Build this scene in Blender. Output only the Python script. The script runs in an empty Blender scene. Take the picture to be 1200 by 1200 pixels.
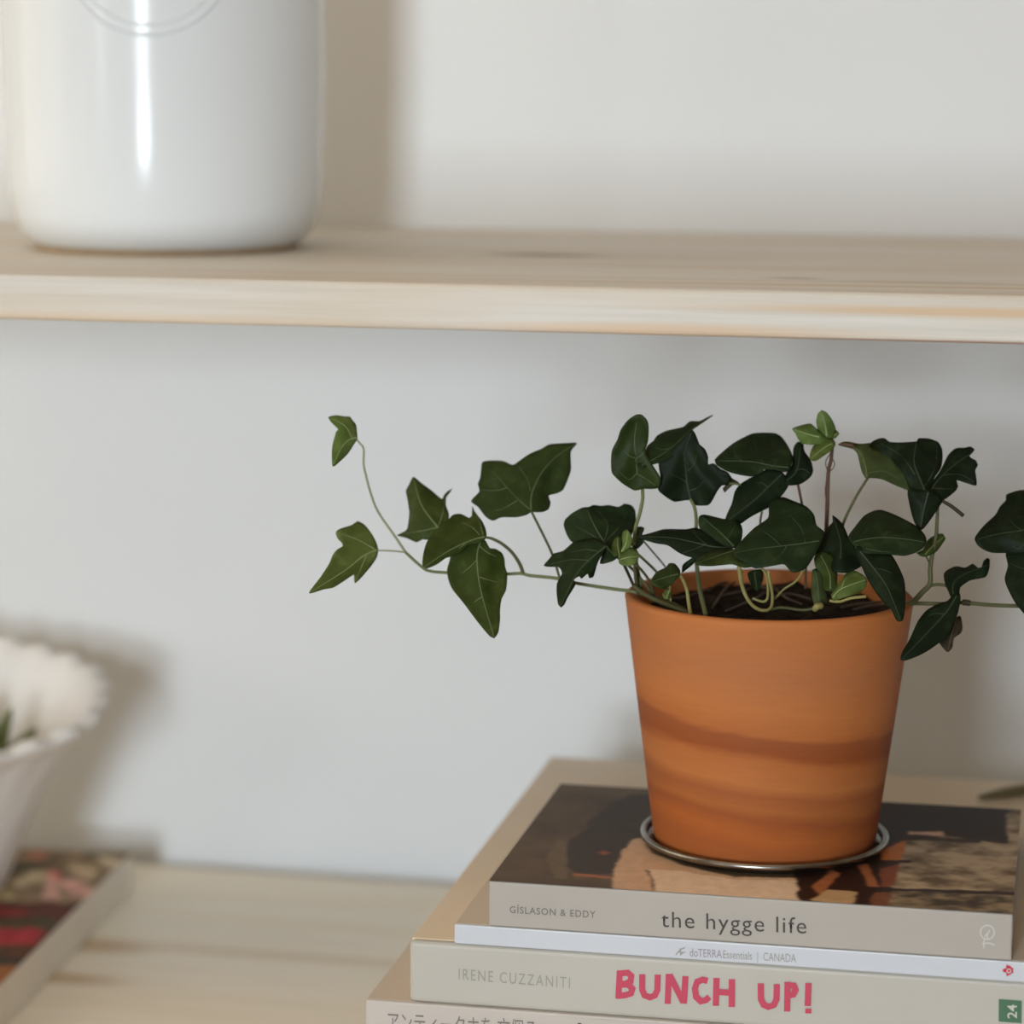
import bpy, bmesh, math, random
from mathutils import Vector, Matrix, noise
from mathutils.geometry import delaunay_2d_cdt

random.seed(7)
scene = bpy.context.scene
COL = scene.collection

# ------------------------------------------------------------------ camera
FPX = 3200.0                                   # focal length in pixels of the 1200 px frame
EYE = Vector((0.0, 0.0, 1.2445))
_psi, _th, _roll = math.atan(0.224), math.atan((600 - 90) / FPX), 0.004
_fh = Vector((-math.sin(_psi), math.cos(_psi), 0))
_r = Vector((math.cos(_psi), math.sin(_psi), 0))
FWD = _fh * math.cos(_th) - Vector((0, 0, 1)) * math.sin(_th)
_u = _fh * math.sin(_th) + Vector((0, 0, 1)) * math.cos(_th)
RGT = (_r + _u * _roll).normalized()
UPV = (_u - _r * _roll).normalized()
cd = bpy.data.cameras.new('camera')
cam = bpy.data.objects.new('camera', cd)
COL.objects.link(cam)
m = Matrix((RGT, UPV, -FWD)).transposed().to_4x4()
m.translation = EYE
cam.matrix_world = m
cd.sensor_width = 36
cd.lens = FPX / 1200 * 36
cd.clip_start = 0.05
cd.clip_end = 30
cd.dof.use_dof = True
cd.dof.focus_distance = 1.165
cd.dof.aperture_fstop = 5.2
scene.camera = cam

# ------------------------------------------------------------------ world, exposure
w = bpy.data.worlds.new('world')
scene.world = w
w.use_nodes = True
w.node_tree.nodes['Background'].inputs[0].default_value = (0.75, 0.82, 0.9, 1)
w.node_tree.nodes['Background'].inputs[1].default_value = 0.3
vs = scene.view_settings
vs.view_transform = 'Standard'
vs.look = 'None'
vs.exposure = 0.06
vs.gamma = 1.0
vs.use_curve_mapping = False

WIN_REAR = 66.0        # emission of the daylight panes
SIDE_FILL = 2.1  # emission of the added warm fill from the left
CEIL_FILL = 1.3             # added warm fill panel under the ceiling

# ------------------------------------------------------------------ helpers
def ray(x, y):
    return FWD + RGT * ((x - 600) / FPX) - UPV * ((y - 600) / FPX)
def at(x, y, d):                       # a point at forward distance d
    return EYE + ray(x, y) * d
def onZ(x, y, z):                      # a point on a level surface
    r = ray(x, y)
    return EYE + r * ((z - EYE.z) / r.z)
def onY(x, y, Y):                      # a point on a plane parallel to the wall
    r = ray(x, y)
    return EYE + r * (Y / r.y)

def srgb(r, g, b):
    def c(v):
        v /= 255.0
        return v / 12.92 if v <= 0.04045 else ((v + 0.055) / 1.055) ** 2.4
    return (c(r), c(g), c(b), 1.0)

class NT:
    def __init__(self, name):
        self.mat = bpy.data.materials.new(name)
        self.mat.use_nodes = True
        self.t = self.mat.node_tree
        self.b = self.t.nodes['Principled BSDF']
    def n(self, kind, **kw):
        nd = self.t.nodes.new(kind)
        for k, v in kw.items():
            setattr(nd, k, v)
        return nd
    def l(self, a, b):
        self.t.links.new(a, b)
    def ramp(self, stops, src=None):
        r = self.n('ShaderNodeValToRGB')
        e = r.color_ramp.elements
        while len(e) < len(stops):
            e.new(0.5)
        for el, (p, c) in zip(e, stops):
            el.position = p
            el.color = c
        if src is not None:
            self.l(src, r.inputs[0])
        return r
    def noise(self, scale, detail=3, vec=None, rough=0.5, dist=0.0):
        nd = self.n('ShaderNodeTexNoise')
        nd.inputs['Scale'].default_value = scale
        nd.inputs['Detail'].default_value = detail
        nd.inputs['Roughness'].default_value = rough
        nd.inputs['Distortion'].default_value = dist
        if vec is not None:
            self.l(vec, nd.inputs['Vector'])
        return nd
    def mapping(self, scale=(1, 1, 1), loc=(0, 0, 0), rot=(0, 0, 0)):
        tc = self.n('ShaderNodeTexCoord')
        mp = self.n('ShaderNodeMapping')
        mp.inputs['Scale'].default_value = scale
        mp.inputs['Location'].default_value = loc
        mp.inputs['Rotation'].default_value = rot
        self.l(tc.outputs['Object'], mp.inputs['Vector'])
        return mp.outputs[0]
    def mix(self, fac, a, b, blend='MIX'):
        mx = self.n('ShaderNodeMix', data_type='RGBA', blend_type=blend)
        for i, v in ((0, fac), (6, a), (7, b)):
            if isinstance(v, (int, float)):
                mx.inputs[i].default_value = v
            elif isinstance(v, tuple):
                mx.inputs[i].default_value = v
            else:
                self.l(v, mx.inputs[i])
        return mx.outputs[2]
    def bump(self, src, strength=0.2, dist=0.001):
        bp = self.n('ShaderNodeBump')
        bp.inputs['Strength'].default_value = strength
        bp.inputs['Distance'].default_value = dist
        self.l(src, bp.inputs['Height'])
        self.l(bp.outputs[0], self.b.inputs['Normal'])
    def set(self, color=None, rough=None, metal=None, spec=None, coat=None, sub=None):
        if color is not None:
            if isinstance(color, tuple):
                self.b.inputs['Base Color'].default_value = color
            else:
                self.l(color, self.b.inputs['Base Color'])
        if rough is not None: self.b.inputs['Roughness'].default_value = rough
        if metal is not None: self.b.inputs['Metallic'].default_value = metal
        if spec is not None: self.b.inputs['Specular IOR Level'].default_value = spec
        if coat is not None: self.b.inputs['Coat Weight'].default_value = coat
        return self.mat

def m_mottled(name, c1, c2, scale=8, rough=0.6, spec=0.4, bump=0.05, bscale=400, bdist=0.0003):
    t = NT(name)
    v = t.mapping()
    n = t.noise(scale, 4, v)
    r = t.ramp([(0.3, c1), (0.7, c2)], n.outputs[0])
    if bump:
        n2 = t.noise(bscale, 3, v)
        t.bump(n2.outputs[0], bump, bdist)
    return t.set(r.outputs[0], rough, spec=spec)

def m_pine(name, light, mid, dark, off=(0, 0, 0), streaks=(), rough=0.55, spec=0.3):
    t = NT(name)
    v1 = t.mapping((0.9, 16, 22), off)
    n1 = t.noise(1.0, 3, v1, 0.5, 0.6)
    r1 = t.ramp([(0.30, light), (0.46, light), (0.56, mid), (0.62, light), (0.72, mid), (0.8, dark)], n1.outputs[0])
    v2 = t.mapping((6, 260, 260), off)
    n2 = t.noise(1.0, 4, v2, 0.6)
    r2 = t.ramp([(0.25, (0.86, 0.84, 0.80, 1)), (0.6, (1, 1, 1, 1))], n2.outputs[0])
    col = t.mix(1.0, r1.outputs[0], r2.outputs[0], 'MULTIPLY')
    tc = t.n('ShaderNodeTexCoord')
    for (cx, cy, cz, ax, ay, az, c, amt) in streaks:      # single dark or amber growth streaks
        sb = t.n('ShaderNodeVectorMath', operation='SUBTRACT')
        t.l(tc.outputs['Object'], sb.inputs[0]); sb.inputs[1].default_value = (cx, cy, cz)
        ml = t.n('ShaderNodeVectorMath', operation='MULTIPLY')
        t.l(sb.outputs[0], ml.inputs[0]); ml.inputs[1].default_value = (1 / ax, 1 / ay, 1 / az)
        ln = t.n('ShaderNodeVectorMath', operation='LENGTH')
        t.l(ml.outputs[0], ln.inputs[0])
        mr = t.n('ShaderNodeMapRange', interpolation_type='SMOOTHSTEP')
        mr.inputs[1].default_value = 0.15; mr.inputs[2].default_value = 1.0
        mr.inputs[3].default_value = amt; mr.inputs[4].default_value = 0.0
        t.l(ln.outputs['Value'], mr.inputs[0])
        col = t.mix(mr.outputs[0], col, c)
    t.bump(n2.outputs[0], 0.08, 0.0004)
    return t.set(col, rough, spec=spec)

def tag(o, label=None, cat=None, group=None, kind=None):
    if label: o['label'] = label
    if cat: o['category'] = cat
    if group: o['group'] = group
    if kind: o['kind'] = kind
    return o
def empty(name, loc, rz=0.0):
    o = bpy.data.objects.new(name, None)
    o.empty_display_size = 0.03
    COL.objects.link(o)
    o.location = loc
    o.rotation_euler.z = rz
    return o
def link(name, me, mat, parent=None, smooth=False):
    o = bpy.data.objects.new(name, me)
    COL.objects.link(o)
    if mat is not None:
        me.materials.append(mat)
    if smooth:
        for p in me.polygons:
            p.use_smooth = True
    if parent is not None:
        o.parent = parent
        if parent.type == 'EMPTY' or True:
            o.matrix_parent_inverse = Matrix.Identity(4)
    return o
def from_py(name, verts, faces, mat, parent=None, smooth=False):
    me = bpy.data.meshes.new(name)
    me.from_pydata([tuple(v) for v in verts], [], faces)
    me.update()
    return link(name, me, mat, parent, smooth)
def box(name, lo, hi, mat, parent=None, bevel=0.0, seg=2):
    bm = bmesh.new()
    bmesh.ops.create_cube(bm, size=1)
    for v in bm.verts:
        v.co = Vector([lo[i] + (v.co[i] + 0.5) * (hi[i] - lo[i]) for i in range(3)])
    if bevel:
        bmesh.ops.bevel(bm, geom=bm.edges[:], offset=bevel, segments=seg, affect='EDGES', profile=0.5)
    me = bpy.data.meshes.new(name)
    bm.to_mesh(me); bm.free()
    return link(name, me, mat, parent, smooth=False)
def lathe(name, prof, mat, parent=None, n=72, wob=None, closed=False):
    vs_, fs = [], []
    k = len(prof)
    for i in range(n):
        a = 2 * math.pi * i / n
        for j, (r, z) in enumerate(prof):
            rr, zz = (r, z) if wob is None else wob(a, j, r, z)
            vs_.append((rr * math.cos(a), rr * math.sin(a), zz))
    for i in range(n):
        i2 = (i + 1) % n
        for j in range(k if closed else k - 1):
            j2 = (j + 1) % k
            fs.append((i * k + j, i2 * k + j, i2 * k + j2, i * k + j2))
    me = bpy.data.meshes.new(name)
    me.from_pydata(vs_, [], fs)
    bm = bmesh.new(); bm.from_mesh(me)
    bmesh.ops.remove_doubles(bm, verts=bm.verts, dist=1e-6)
    bmesh.ops.recalc_face_normals(bm, faces=bm.faces)
    bm.to_mesh(me); bm.free()
    return link(name, me, mat, parent, True)
def smooth_path(pts, k=4):
    out = []
    n = len(pts)
    for i in range(n - 1):
        p0, p1, p2, p3 = pts[max(i - 1, 0)], pts[i], pts[i + 1], pts[min(i + 2, n - 1)]
        for s in range(k):
            t = s / k
            out.append(0.5 * ((2 * p1) + (p2 - p0) * t + (2 * p0 - 5 * p1 + 4 * p2 - p3) * t * t + (3 * p1 - p0 - 3 * p2 + p3) * t ** 3))
    out.append(pts[-1])
    return out
def tube(name, pts, radii, mat, parent=None, n=7, k=4):
    path = smooth_path([Vector(p) for p in pts], k)
    L = len(path)
    if isinstance(radii, (int, float)):
        rr = [radii] * L
    else:
        rr = []
        for i in range(L):
            t = i / (L - 1) * (len(radii) - 1)
            a = min(int(t), len(radii) - 2)
            rr.append(radii[a] + (radii[a + 1] - radii[a]) * (t - a))
    verts, faces = [], []
    nrm = None
    for i, p in enumerate(path):
        d = (path[min(i + 1, L - 1)] - path[max(i - 1, 0)]).normalized()
        if nrm is None:
            nrm = d.orthogonal().normalized()
        nrm = (nrm - d * nrm.dot(d)).normalized()
        bn = d.cross(nrm)
        for j in range(n):
            a = 2 * math.pi * j / n
            verts.append(p + (nrm * math.cos(a) + bn * math.sin(a)) * rr[i])
    for i in range(L - 1):
        for j in range(n):
            faces.append((i * n + j, i * n + (j + 1) % n, (i + 1) * n + (j + 1) % n, (i + 1) * n + j))
    faces.append(tuple(range(n))[::-1])
    faces.append(tuple((L - 1) * n + j for j in range(n)))
    return from_py(name, verts, faces, mat, parent, True)

# ------------------------------------------------------------------ measures (metres)
E = EYE.z
WALL = 1.605
TABLE = 0.75
SHELF = E - 0.0904
HYG = E - 0.3395            # top of the upper book of the stack
FRONT = 1.0984              # the plane of the spines

# ------------------------------------------------------------------ materials of the setting
M_wall = m_mottled('white_plaster', (0.79, 0.80, 0.80, 1), (0.82, 0.83, 0.83, 1), 3, 0.85, 0.2, 0.15, 60, 0.0008)
M_room = m_mottled('warm_plaster', (0.36, 0.26, 0.165, 1), (0.40, 0.29, 0.185, 1), 3, 0.9, 0.2, 0.1, 60, 0.001)
M_dark = m_mottled('brown_wall_paint', (0.14, 0.105, 0.075, 1), (0.17, 0.125, 0.09, 1), 3, 0.9, 0.2, 0.1, 60, 0.001)
M_ceil = m_mottled('ceiling_paint', (0.58, 0.47, 0.34, 1), (0.61, 0.50, 0.37, 1), 3, 0.9, 0.2, 0)
M_floor = m_pine('floor_boards', (0.42, 0.28, 0.16, 1), (0.34, 0.2, 0.1, 1), (0.25, 0.14, 0.07, 1))
M_frame = m_mottled('white_window_paint', (0.75, 0.75, 0.73, 1), (0.8, 0.8, 0.78, 1), 6, 0.4, 0.5, 0)
sh_a = onZ(640, 299, SHELF); sh_b = onZ(930, 326, SHELF); sh_c = onZ(580, 296, SHELF)
M_shelf = m_pine('pine_shelf_wood', (0.70, 0.66, 0.60, 1), (0.66, 0.58, 0.475, 1), (0.58, 0.46, 0.32, 1), (3.3, 0.2, 0.4), [
    (sh_a.x, sh_a.y, SHELF, 0.05, 0.016, 0.004, (0.16, 0.10, 0.05, 1), 0.9),
    (sh_a.x + 0.07, sh_a.y - 0.006, SHELF, 0.09, 0.009, 0.004, (0.3, 0.2, 0.11, 1), 0.5),
    (sh_b.x, sh_b.y, SHELF, 0.02, 0.008, 0.004, (0.3, 0.2, 0.11, 1), 0.7),
    (sh_b.x + 0.06, sh_b.y - 0.01, SHELF, 0.07, 0.012, 0.004, (0.42, 0.3, 0.18, 1), 0.5),
    (-0.06, 1.17, SHELF - 0.0075, 0.17, 0.02, 0.0035, (0.62, 0.40, 0.2, 1), 0.7),
    (-0.20, 1.17, SHELF - 0.0185, 0.13, 0.02, 0.005, (0.66, 0.42, 0.22, 1), 0.6),
    (-0.05, 1.17, SHELF - 0.021, 0.2, 0.02, 0.0022, (0.42, 0.2, 0.1, 1), 0.8),
    (-0.45, 1.17, SHELF - 0.019, 0.2, 0.02, 0.004, (0.68, 0.5, 0.32, 1), 0.5)])
tb_a = onZ(112, 1108, TABLE); tb_b = onZ(75, 1146, TABLE); tb_c = onZ(330, 1120, TABLE)
M_table = m_pine('pine_table_wood', (0.92, 0.83, 0.68, 1), (0.90, 0.78, 0.59, 1), (0.82, 0.66, 0.45, 1), (0.4, 1.1, 2.0), [
    (tb_a.x, tb_a.y, TABLE, 0.05, 0.02, 0.01, (0.48, 0.28, 0.1, 1), 0.7),
    (tb_b.x, tb_b.y, TABLE, 0.05, 0.016, 0.01, (0.48, 0.28, 0.1, 1), 0.7),
    (tb_c.x, tb_c.y, TABLE, 0.2, 0.012, 0.01, (0.6, 0.42, 0.22, 1), 0.5)], 0.38, 0.4)

# ------------------------------------------------------------------ the room
X0, X1, Y0, ZC = -1.75, 1.6, -0.95, 2.5
def struct(o):
    o['kind'] = 'structure'
    return o
struct(box('floor', (X0, Y0, -0.1), (X1, WALL, 0), M_floor))
struct(box('ceiling', (X0, Y0, ZC), (X1, WALL, ZC + 0.1), M_ceil))
struct(box('wall_back', (X0 - 0.1, WALL, -0.1), (X1 + 0.1, WALL + 0.1, ZC + 0.1), M_wall))
struct(box('wall_front', (X0 - 0.1, Y0 - 0.1, -0.1), (X1 + 0.1, Y0, ZC + 0.1), M_room))
struct(box('wall_left', (X0 - 0.1, Y0, -0.1), (X0, WALL, ZC + 0.1), M_room))
struct(box('wall_right', (X1, Y0, -0.1), (X1 + 0.1, WALL, ZC + 0.1), M_room))

def emit_mat(name, col, strength):
    t = NT(name)
    em = t.n('ShaderNodeEmission')
    em.inputs[0].default_value = col
    em.inputs[1].default_value = strength
    t.l(em.outputs[0], t.t.nodes['Material Output'].inputs[0])
    return t.mat
def window(name, c, wd, ht, axis, strength, col, bars_v, bars_h):
    """a daylit sash window standing on the inner face of a wall; axis = inward normal"""
    o = empty(name, c)
    o.rotation_euler.z = {'y': 0.0, 'x': -math.pi / 2}[axis]      # local +y looks into the room
    o['kind'] = 'structure'
    f, d = 0.055, 0.05
    pm = emit_mat(name + '_daylight', col, strength)
    xs = [-wd / 2] + [b * wd - wd / 2 for b in bars_v] + [wd / 2]
    zs = [-ht / 2] + [b * ht - ht / 2 for b in bars_h] + [ht / 2]
    for i in range(len(xs) - 1):
        for j in range(len(zs) - 1):
            from_py('pane', [(xs[i], 0.012, zs[j]), (xs[i + 1], 0.012, zs[j]), (xs[i + 1], 0.012, zs[j + 1]), (xs[i], 0.012, zs[j + 1])], [(3, 2, 1, 0)], pm, o)
    box('frame', (-wd / 2 - f, 0.001, -ht / 2 - f), (-wd / 2, d, ht / 2 + f), M_frame, o, 0.004)
    box('frame', (wd / 2, 0.001, -ht / 2 - f), (wd / 2 + f, d, ht / 2 + f), M_frame, o, 0.004)
    box('frame', (-wd / 2, 0.001, ht / 2), (wd / 2, d, ht / 2 + f), M_frame, o, 0.004)
    box('window_sill', (-wd / 2 - f - 0.04, 0.001, -ht / 2 - f), (wd / 2 + f + 0.04, 0.14, -ht / 2), M_frame, o, 0.004)
    for b in bars_v:
        box('glazing_bar', (b * wd - wd / 2 - 0.012, 0.013, -ht / 2), (b * wd - wd / 2 + 0.012, 0.035, ht / 2), M_frame, o, 0.003)
    for b in bars_h:
        box('glazing_bar', (-wd / 2, 0.013, b * ht - ht / 2 - 0.05), (wd / 2, 0.035, b * ht - ht / 2 + 0.05), M_frame, o, 0.003)
    return o
window('window_1', (-0.29, Y0, E - 0.05), 0.27, 0.62, 'y', WIN_REAR, (0.88, 1.0, 1.11, 1), [], [0.5])
window('fill_window', (X0, 1.0, 1.72), 1.04, 1.36, 'x', SIDE_FILL, (1.0, 0.88, 0.71, 1), [0.5], [])  # added fill in window form, sized and tinted to brighten table and shelf top

window('window_3', (-1.52, Y0, E + 0.10), 0.16, 0.5, 'y', 9.0, (0.93, 0.98, 1.0, 1), [], [])
lp = empty('ceiling_fill', (-0.45, 0.3, ZC))  # unseen overhead fill, added to lift the level surfaces with warm light
tag(lp, 'added overhead fill light, a square warm diffuser in a white frame', 'lamp')
for (a0, a1, b0, b1) in ((-0.54, -0.5, -0.54, 0.54), (0.5, 0.54, -0.54, 0.54), (-0.5, 0.5, -0.54, -0.5), (-0.5, 0.5, 0.5, 0.54)):
    box('frame', (a0, b0, -0.05), (a1, b1, 0), M_frame, lp, 0.003)
from_py('diffuser', [(-0.5, -0.5, -0.04), (0.5, -0.5, -0.04), (0.5, 0.5, -0.04), (-0.5, 0.5, -0.04)], [(3, 2, 1, 0)], emit_mat('fill_glow', (1.0, 0.75, 0.45, 1), CEIL_FILL), lp)

# ------------------------------------------------------------------ shelf on the wall
sh = empty('wall_shelf', (-0.35, WALL, SHELF - 0.0207))
tag(sh, 'pale pine shelf board on the white wall, carrying the glazed white jar', 'shelf')
def into(o, root):
    o.parent = root
    o.matrix_parent_inverse = root.matrix_basis.inverted()
    return o
bd = into(box('board', (-0.80, 1.1716, SHELF - 0.0207), (0.75, WALL - 0.0005, SHELF), M_shelf, None, 0.0022, 3), sh)
M_steel = m_mottled('bracket_steel', (0.5, 0.5, 0.5, 1), (0.6, 0.6, 0.6, 1), 20, 0.4, 0.5, 0)
for bx in (-0.755, 0.55):
    b1 = box('bracket', (bx - 0.012, WALL - 0.30, SHELF - 0.0247), (bx + 0.012, WALL - 0.001, SHELF - 0.0208), M_steel, None, 0.0008)
    into(b1, sh)
    b2 = box('bracket_leg', (bx - 0.012, WALL - 0.005, SHELF - 0.22), (bx + 0.012, WALL - 0.001, SHELF - 0.0248), M_steel, None, 0.0008)
    into(b2, sh)

# ------------------------------------------------------------------ table under the shelf
tb = empty('wooden_table', (-0.35, 1.2, 0))
tag(tb, 'light pine table standing against the wall under the shelf', 'table')
TX0, TX1, TY0, TY1 = -1.3, 0.65, 0.82, WALL - 0.019
into(box('tabletop', (TX0, TY0, TABLE - 0.028), (TX1, TY1, TABLE), M_table, None, 0.002, 2), tb)
for lx in (TX0 + 0.05, TX1 - 0.11):
    for ly in (TY0 + 0.05, TY1 - 0.11):
        into(box('leg', (lx, ly, 0), (lx + 0.06, ly + 0.06, TABLE - 0.0285), M_table, None, 0.003), tb)
into(box('apron', (TX0 + 0.111, TY0 + 0.06, TABLE - 0.11), (TX1 - 0.111, TY0 + 0.08, TABLE - 0.0285), M_table), tb)
into(box('apron', (TX0 + 0.111, TY1 - 0.08, TABLE - 0.11), (TX1 - 0.111, TY1 - 0.06, TABLE - 0.0285), M_table), tb)

# ------------------------------------------------------------------ white jar on the shelf
M_glaze = NT('white_glaze')
_n = M_glaze.noise(5, 2, M_glaze.mapping())
M_glaze = M_glaze.set(M_glaze.ramp([(0.3, (0.745, 0.765, 0.765, 1)), (0.7, (0.77, 0.79, 0.79, 1))], _n.outputs[0]).outputs[0], 0.15, spec=0.22)
M_clay = m_mottled('bare_stoneware', (0.50, 0.36, 0.22, 1), (0.6, 0.44, 0.28, 1), 60, 0.8, 0.3)
JC = Vector((-0.4975, 1.380, SHELF))
jr = empty('stoneware_jar', JC)
jr.scale = (0.975, 0.975, 1.0)
tag(jr, 'glossy white glazed stoneware jar standing on the pine shelf', 'jar')
JR = 0.0868
prof = [(0.0, 0.0035), (0.066, 0.0035), (0.0705, 0.0022), (0.0745, 0.0045), (0.0795, 0.0105), (0.0830, 0.020), (0.0848, 0.034), (0.0858, 0.06), (JR, 0.10), (JR, 0.21),
        (0.0855, 0.235), (0.081, 0.25), (0.079, 0.256), (0.081, 0.262), (0.0815, 0.270), (0.079, 0.274), (0.0755, 0.270), (0.0745, 0.25), (0.079, 0.22), (0.0795, 0.03), (0.0, 0.02)]
lathe('body', prof, M_glaze, jr, 96)
lathe('foot_ring', [(0.060, 0.0), (0.0695, 0.0), (0.0715, 0.0012), (0.0708, 0.0024), (0.060, 0.0034)], M_clay, jr, 96, closed=True)
# raised round maker's mark: two concentric ridges bent round the body
def ridge(rad, wdt):
    dv = EYE - JC; az0 = math.atan2(dv.y, dv.x) - 0.10
    ps = []
    zc = 0.155
    for i in range(65):
        t = 2 * math.pi * i / 64
        a = az0 + rad * math.cos(t) / JR
        ps.append(Vector((JR * math.cos(a), JR * math.sin(a), zc + rad * math.sin(t))))
    return tube('raised_ring', ps, wdt, M_glaze, jr, 6, 1)
ridge(0.045, 0.0011)
ridge(0.040, 0.0008)

# ------------------------------------------------------------------ books
M_paper = m_mottled('page_paper', (0.62, 0.56, 0.46, 1), (0.72, 0.66, 0.55, 1), 30, 0.85, 0.2, 0)
def m_pages(name, c1, c2):
    t = NT(name)
    v = t.mapping((3, 3, 2600))
    n = t.noise(1.0, 2, v)
    return t.set(t.ramp([(0.35, c1), (0.65, c2)], n.outputs[0]).outputs[0], 0.85, spec=0.2)
M_pages = m_pages('page_edges', (0.60, 0.53, 0.42, 1), (0.74, 0.67, 0.56, 1))
def m_card(name, c, rough=0.5, spec=0.4, var=0.04):
    c1 = tuple(x * (1 - var) for x in c[:3]) + (1,)
    return m_mottled(name, c1, c, 25, rough, spec, 0.04, 900, 0.0001)
M_hyg = m_card('cream_card', (0.415, 0.375, 0.325, 1))
M_white = m_card('white_card', (0.585, 0.60, 0.635, 1), 0.35)
M_bun = m_card('ivory_card', (0.485, 0.455, 0.395, 1))
M_kraft = m_card('kraft_card', (0.84, 0.69, 0.50, 1), 0.45)
M_taupe = m_card('taupe_card', (0.66, 0.56, 0.45, 1), 0.6)
M_edge = m_card('pale_spine_card', (0.88, 0.81, 0.71, 1), 0.5)
M_jp = m_card('pale_pink_card', (0.53, 0.475, 0.42, 1))
M_obi = m_card('cream_paper_band', (0.52, 0.47, 0.41, 1))

def book(name, label, x0, x1, y0, y1, z0, z1, spine, cover, rz=0.0, bevel=0.0008, cov=0.0009, soft=0.0, group='books in the stack under the plant', cat='book'):
    """a closed book lying flat, its spine on the y0 side; origin at its spine's left lower corner"""
    o = empty(name, (x0, y0, z0), rz)
    tag(o, label, cat, group)
    W, D, T = x1 - x0, y1 - y0, z1 - z0
    box('spine', (0, 0, 0), (W, 0.0016 + soft, T), spine, o, max(bevel, soft * 0.7), 3)
    box('front_cover', (0.0002, 0.0017 + soft, T - cov), (W - 0.0002, D, T), cover, o, 0.0003, 1)
    box('back_cover', (0.0002, 0.0017 + soft, 0), (W - 0.0002, D, cov), cover, o, 0.0003, 1)
    box('pages', (0.003, 0.0018 + soft, cov), (W - 0.003, D - 0.003, T - cov), M_pages, o)
    return o

G = 0.00015
z_h1, z_h0 = HYG, E - 0.3594
z_w0 = E - 0.3682
z_b0 = E - 0.3958
z_j0 = E - 0.4280
z_k0 = E - 0.4620
hy = book('paperback_book', 'cream spined book with a dark photo cover directly under the potted ivy', -0.2555, -0.0350, FRONT, FRONT + 0.166, z_h0, z_h1, M_hyg, M_hyg, math.radians(1.0))
wh = book('thin_magazine', 'thin white magazine lying below the photo covered book in the stack', -0.2706, -0.0120, FRONT - 0.0005, FRONT + 0.19, z_w0, z_h0 - G, M_white, M_taupe, math.radians(1.0), 0.0006, 0.0004)
bu = book('hardcover_book', 'ivory spined book with bright pink title letters in the stack', -0.2905, -0.0115, FRONT - 0.001, 1.428, z_b0, z_w0 - G, M_bun, M_kraft, math.radians(1.2), 0.002, 0.0022, 0.003)
jp = book('art_book', 'pale book with grey Japanese lettering below the pink titled book', -0.3100, -0.0110, FRONT - 0.002, 1.36, z_j0, z_b0 - G, M_jp, M_taupe, math.radians(1.2), 0.0009)
k1 = book('old_book', 'tan book second from the table in the stack under the ivy', -0.3000, -0.0150, FRONT + 0.004, 1.35, z_k0, z_j0 - G, M_taupe, M_taupe, math.radians(1.4))
k2 = book('old_book', 'brown book lowest in the stack, resting on the pine table', -0.3080, -0.0120, FRONT + 0.002, 1.37, TABLE + 0.0001, z_k0 - G, M_kraft, M_taupe, math.radians(1.0))

# ---- printed cover photo, painted on a fine grid of faces
def in_poly(x, y, P):
    c = False
    j = len(P) - 1
    for i in range(len(P)):
        if (P[i][1] > y) != (P[j][1] > y) and x < (P[j][0] - P[i][0]) * (y - P[i][1]) / (P[j][1] - P[i][1]) + P[i][0]:
            c = not c
        j = i
    return c
def printed_sheet(name, book_o, W, D, T, step, fn, rough=0.45, soft=2):
    nx, ny = int(W / step), int(D / step)
    verts = [(W * i / nx, D * j / ny, T) for j in range(ny + 1) for i in range(nx + 1)]
    faces = [(j * (nx + 1) + i, j * (nx + 1) + i + 1, (j + 1) * (nx + 1) + i + 1, (j + 1) * (nx + 1) + i) for j in range(ny) for i in range(nx)]
    t = NT(name + '_print')
    at_ = t.n('ShaderNodeVertexColor'); at_.layer_name = 'print'
    n = t.noise(700, 2, t.mapping())
    g = t.ramp([(0.3, (0.93, 0.93, 0.93, 1)), (0.7, (1, 1, 1, 1))], n.outputs[0])
    mat = t.set(t.mix(1.0, at_.outputs[0], g.outputs[0], 'MULTIPLY'), rough, spec=0.12)
    o = from_py(name, verts, faces, mat, book_o)
    ca = o.data.color_attributes.new('print', 'FLOAT_COLOR', 'POINT')
    import numpy as np
    g = np.array([fn(v[0], v[1]) for v in verts], dtype=np.float32).reshape(ny + 1, nx + 1, 4)
    for _ in range(soft):                                    # photographic softness of the print
        p = np.pad(g, ((1, 1), (1, 1), (0, 0)), mode='edge')
        g = (p[:-2, 1:-1] + p[2:, 1:-1] + p[1:-1, :-2] + p[1:-1, 2:] + 2 * p[1:-1, 1:-1]) / 6
    ca.data.foreach_set('color', np.ascontiguousarray(g.reshape(-1)))
    return o
def local_poly(book_o, pts, z):
    mw = Matrix.Translation(book_o.location) @ Matrix.Rotation(book_o.rotation_euler.z, 4, 'Z')
    inv = mw.inverted()
    return [tuple((inv @ onZ(x, y, z))[:2]) for x, y in pts]
def fbm(x, y, s):
    return noise.fractal(Vector((x * s, y * s, 3.3)), 0.9, 2.0, 4)

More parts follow.
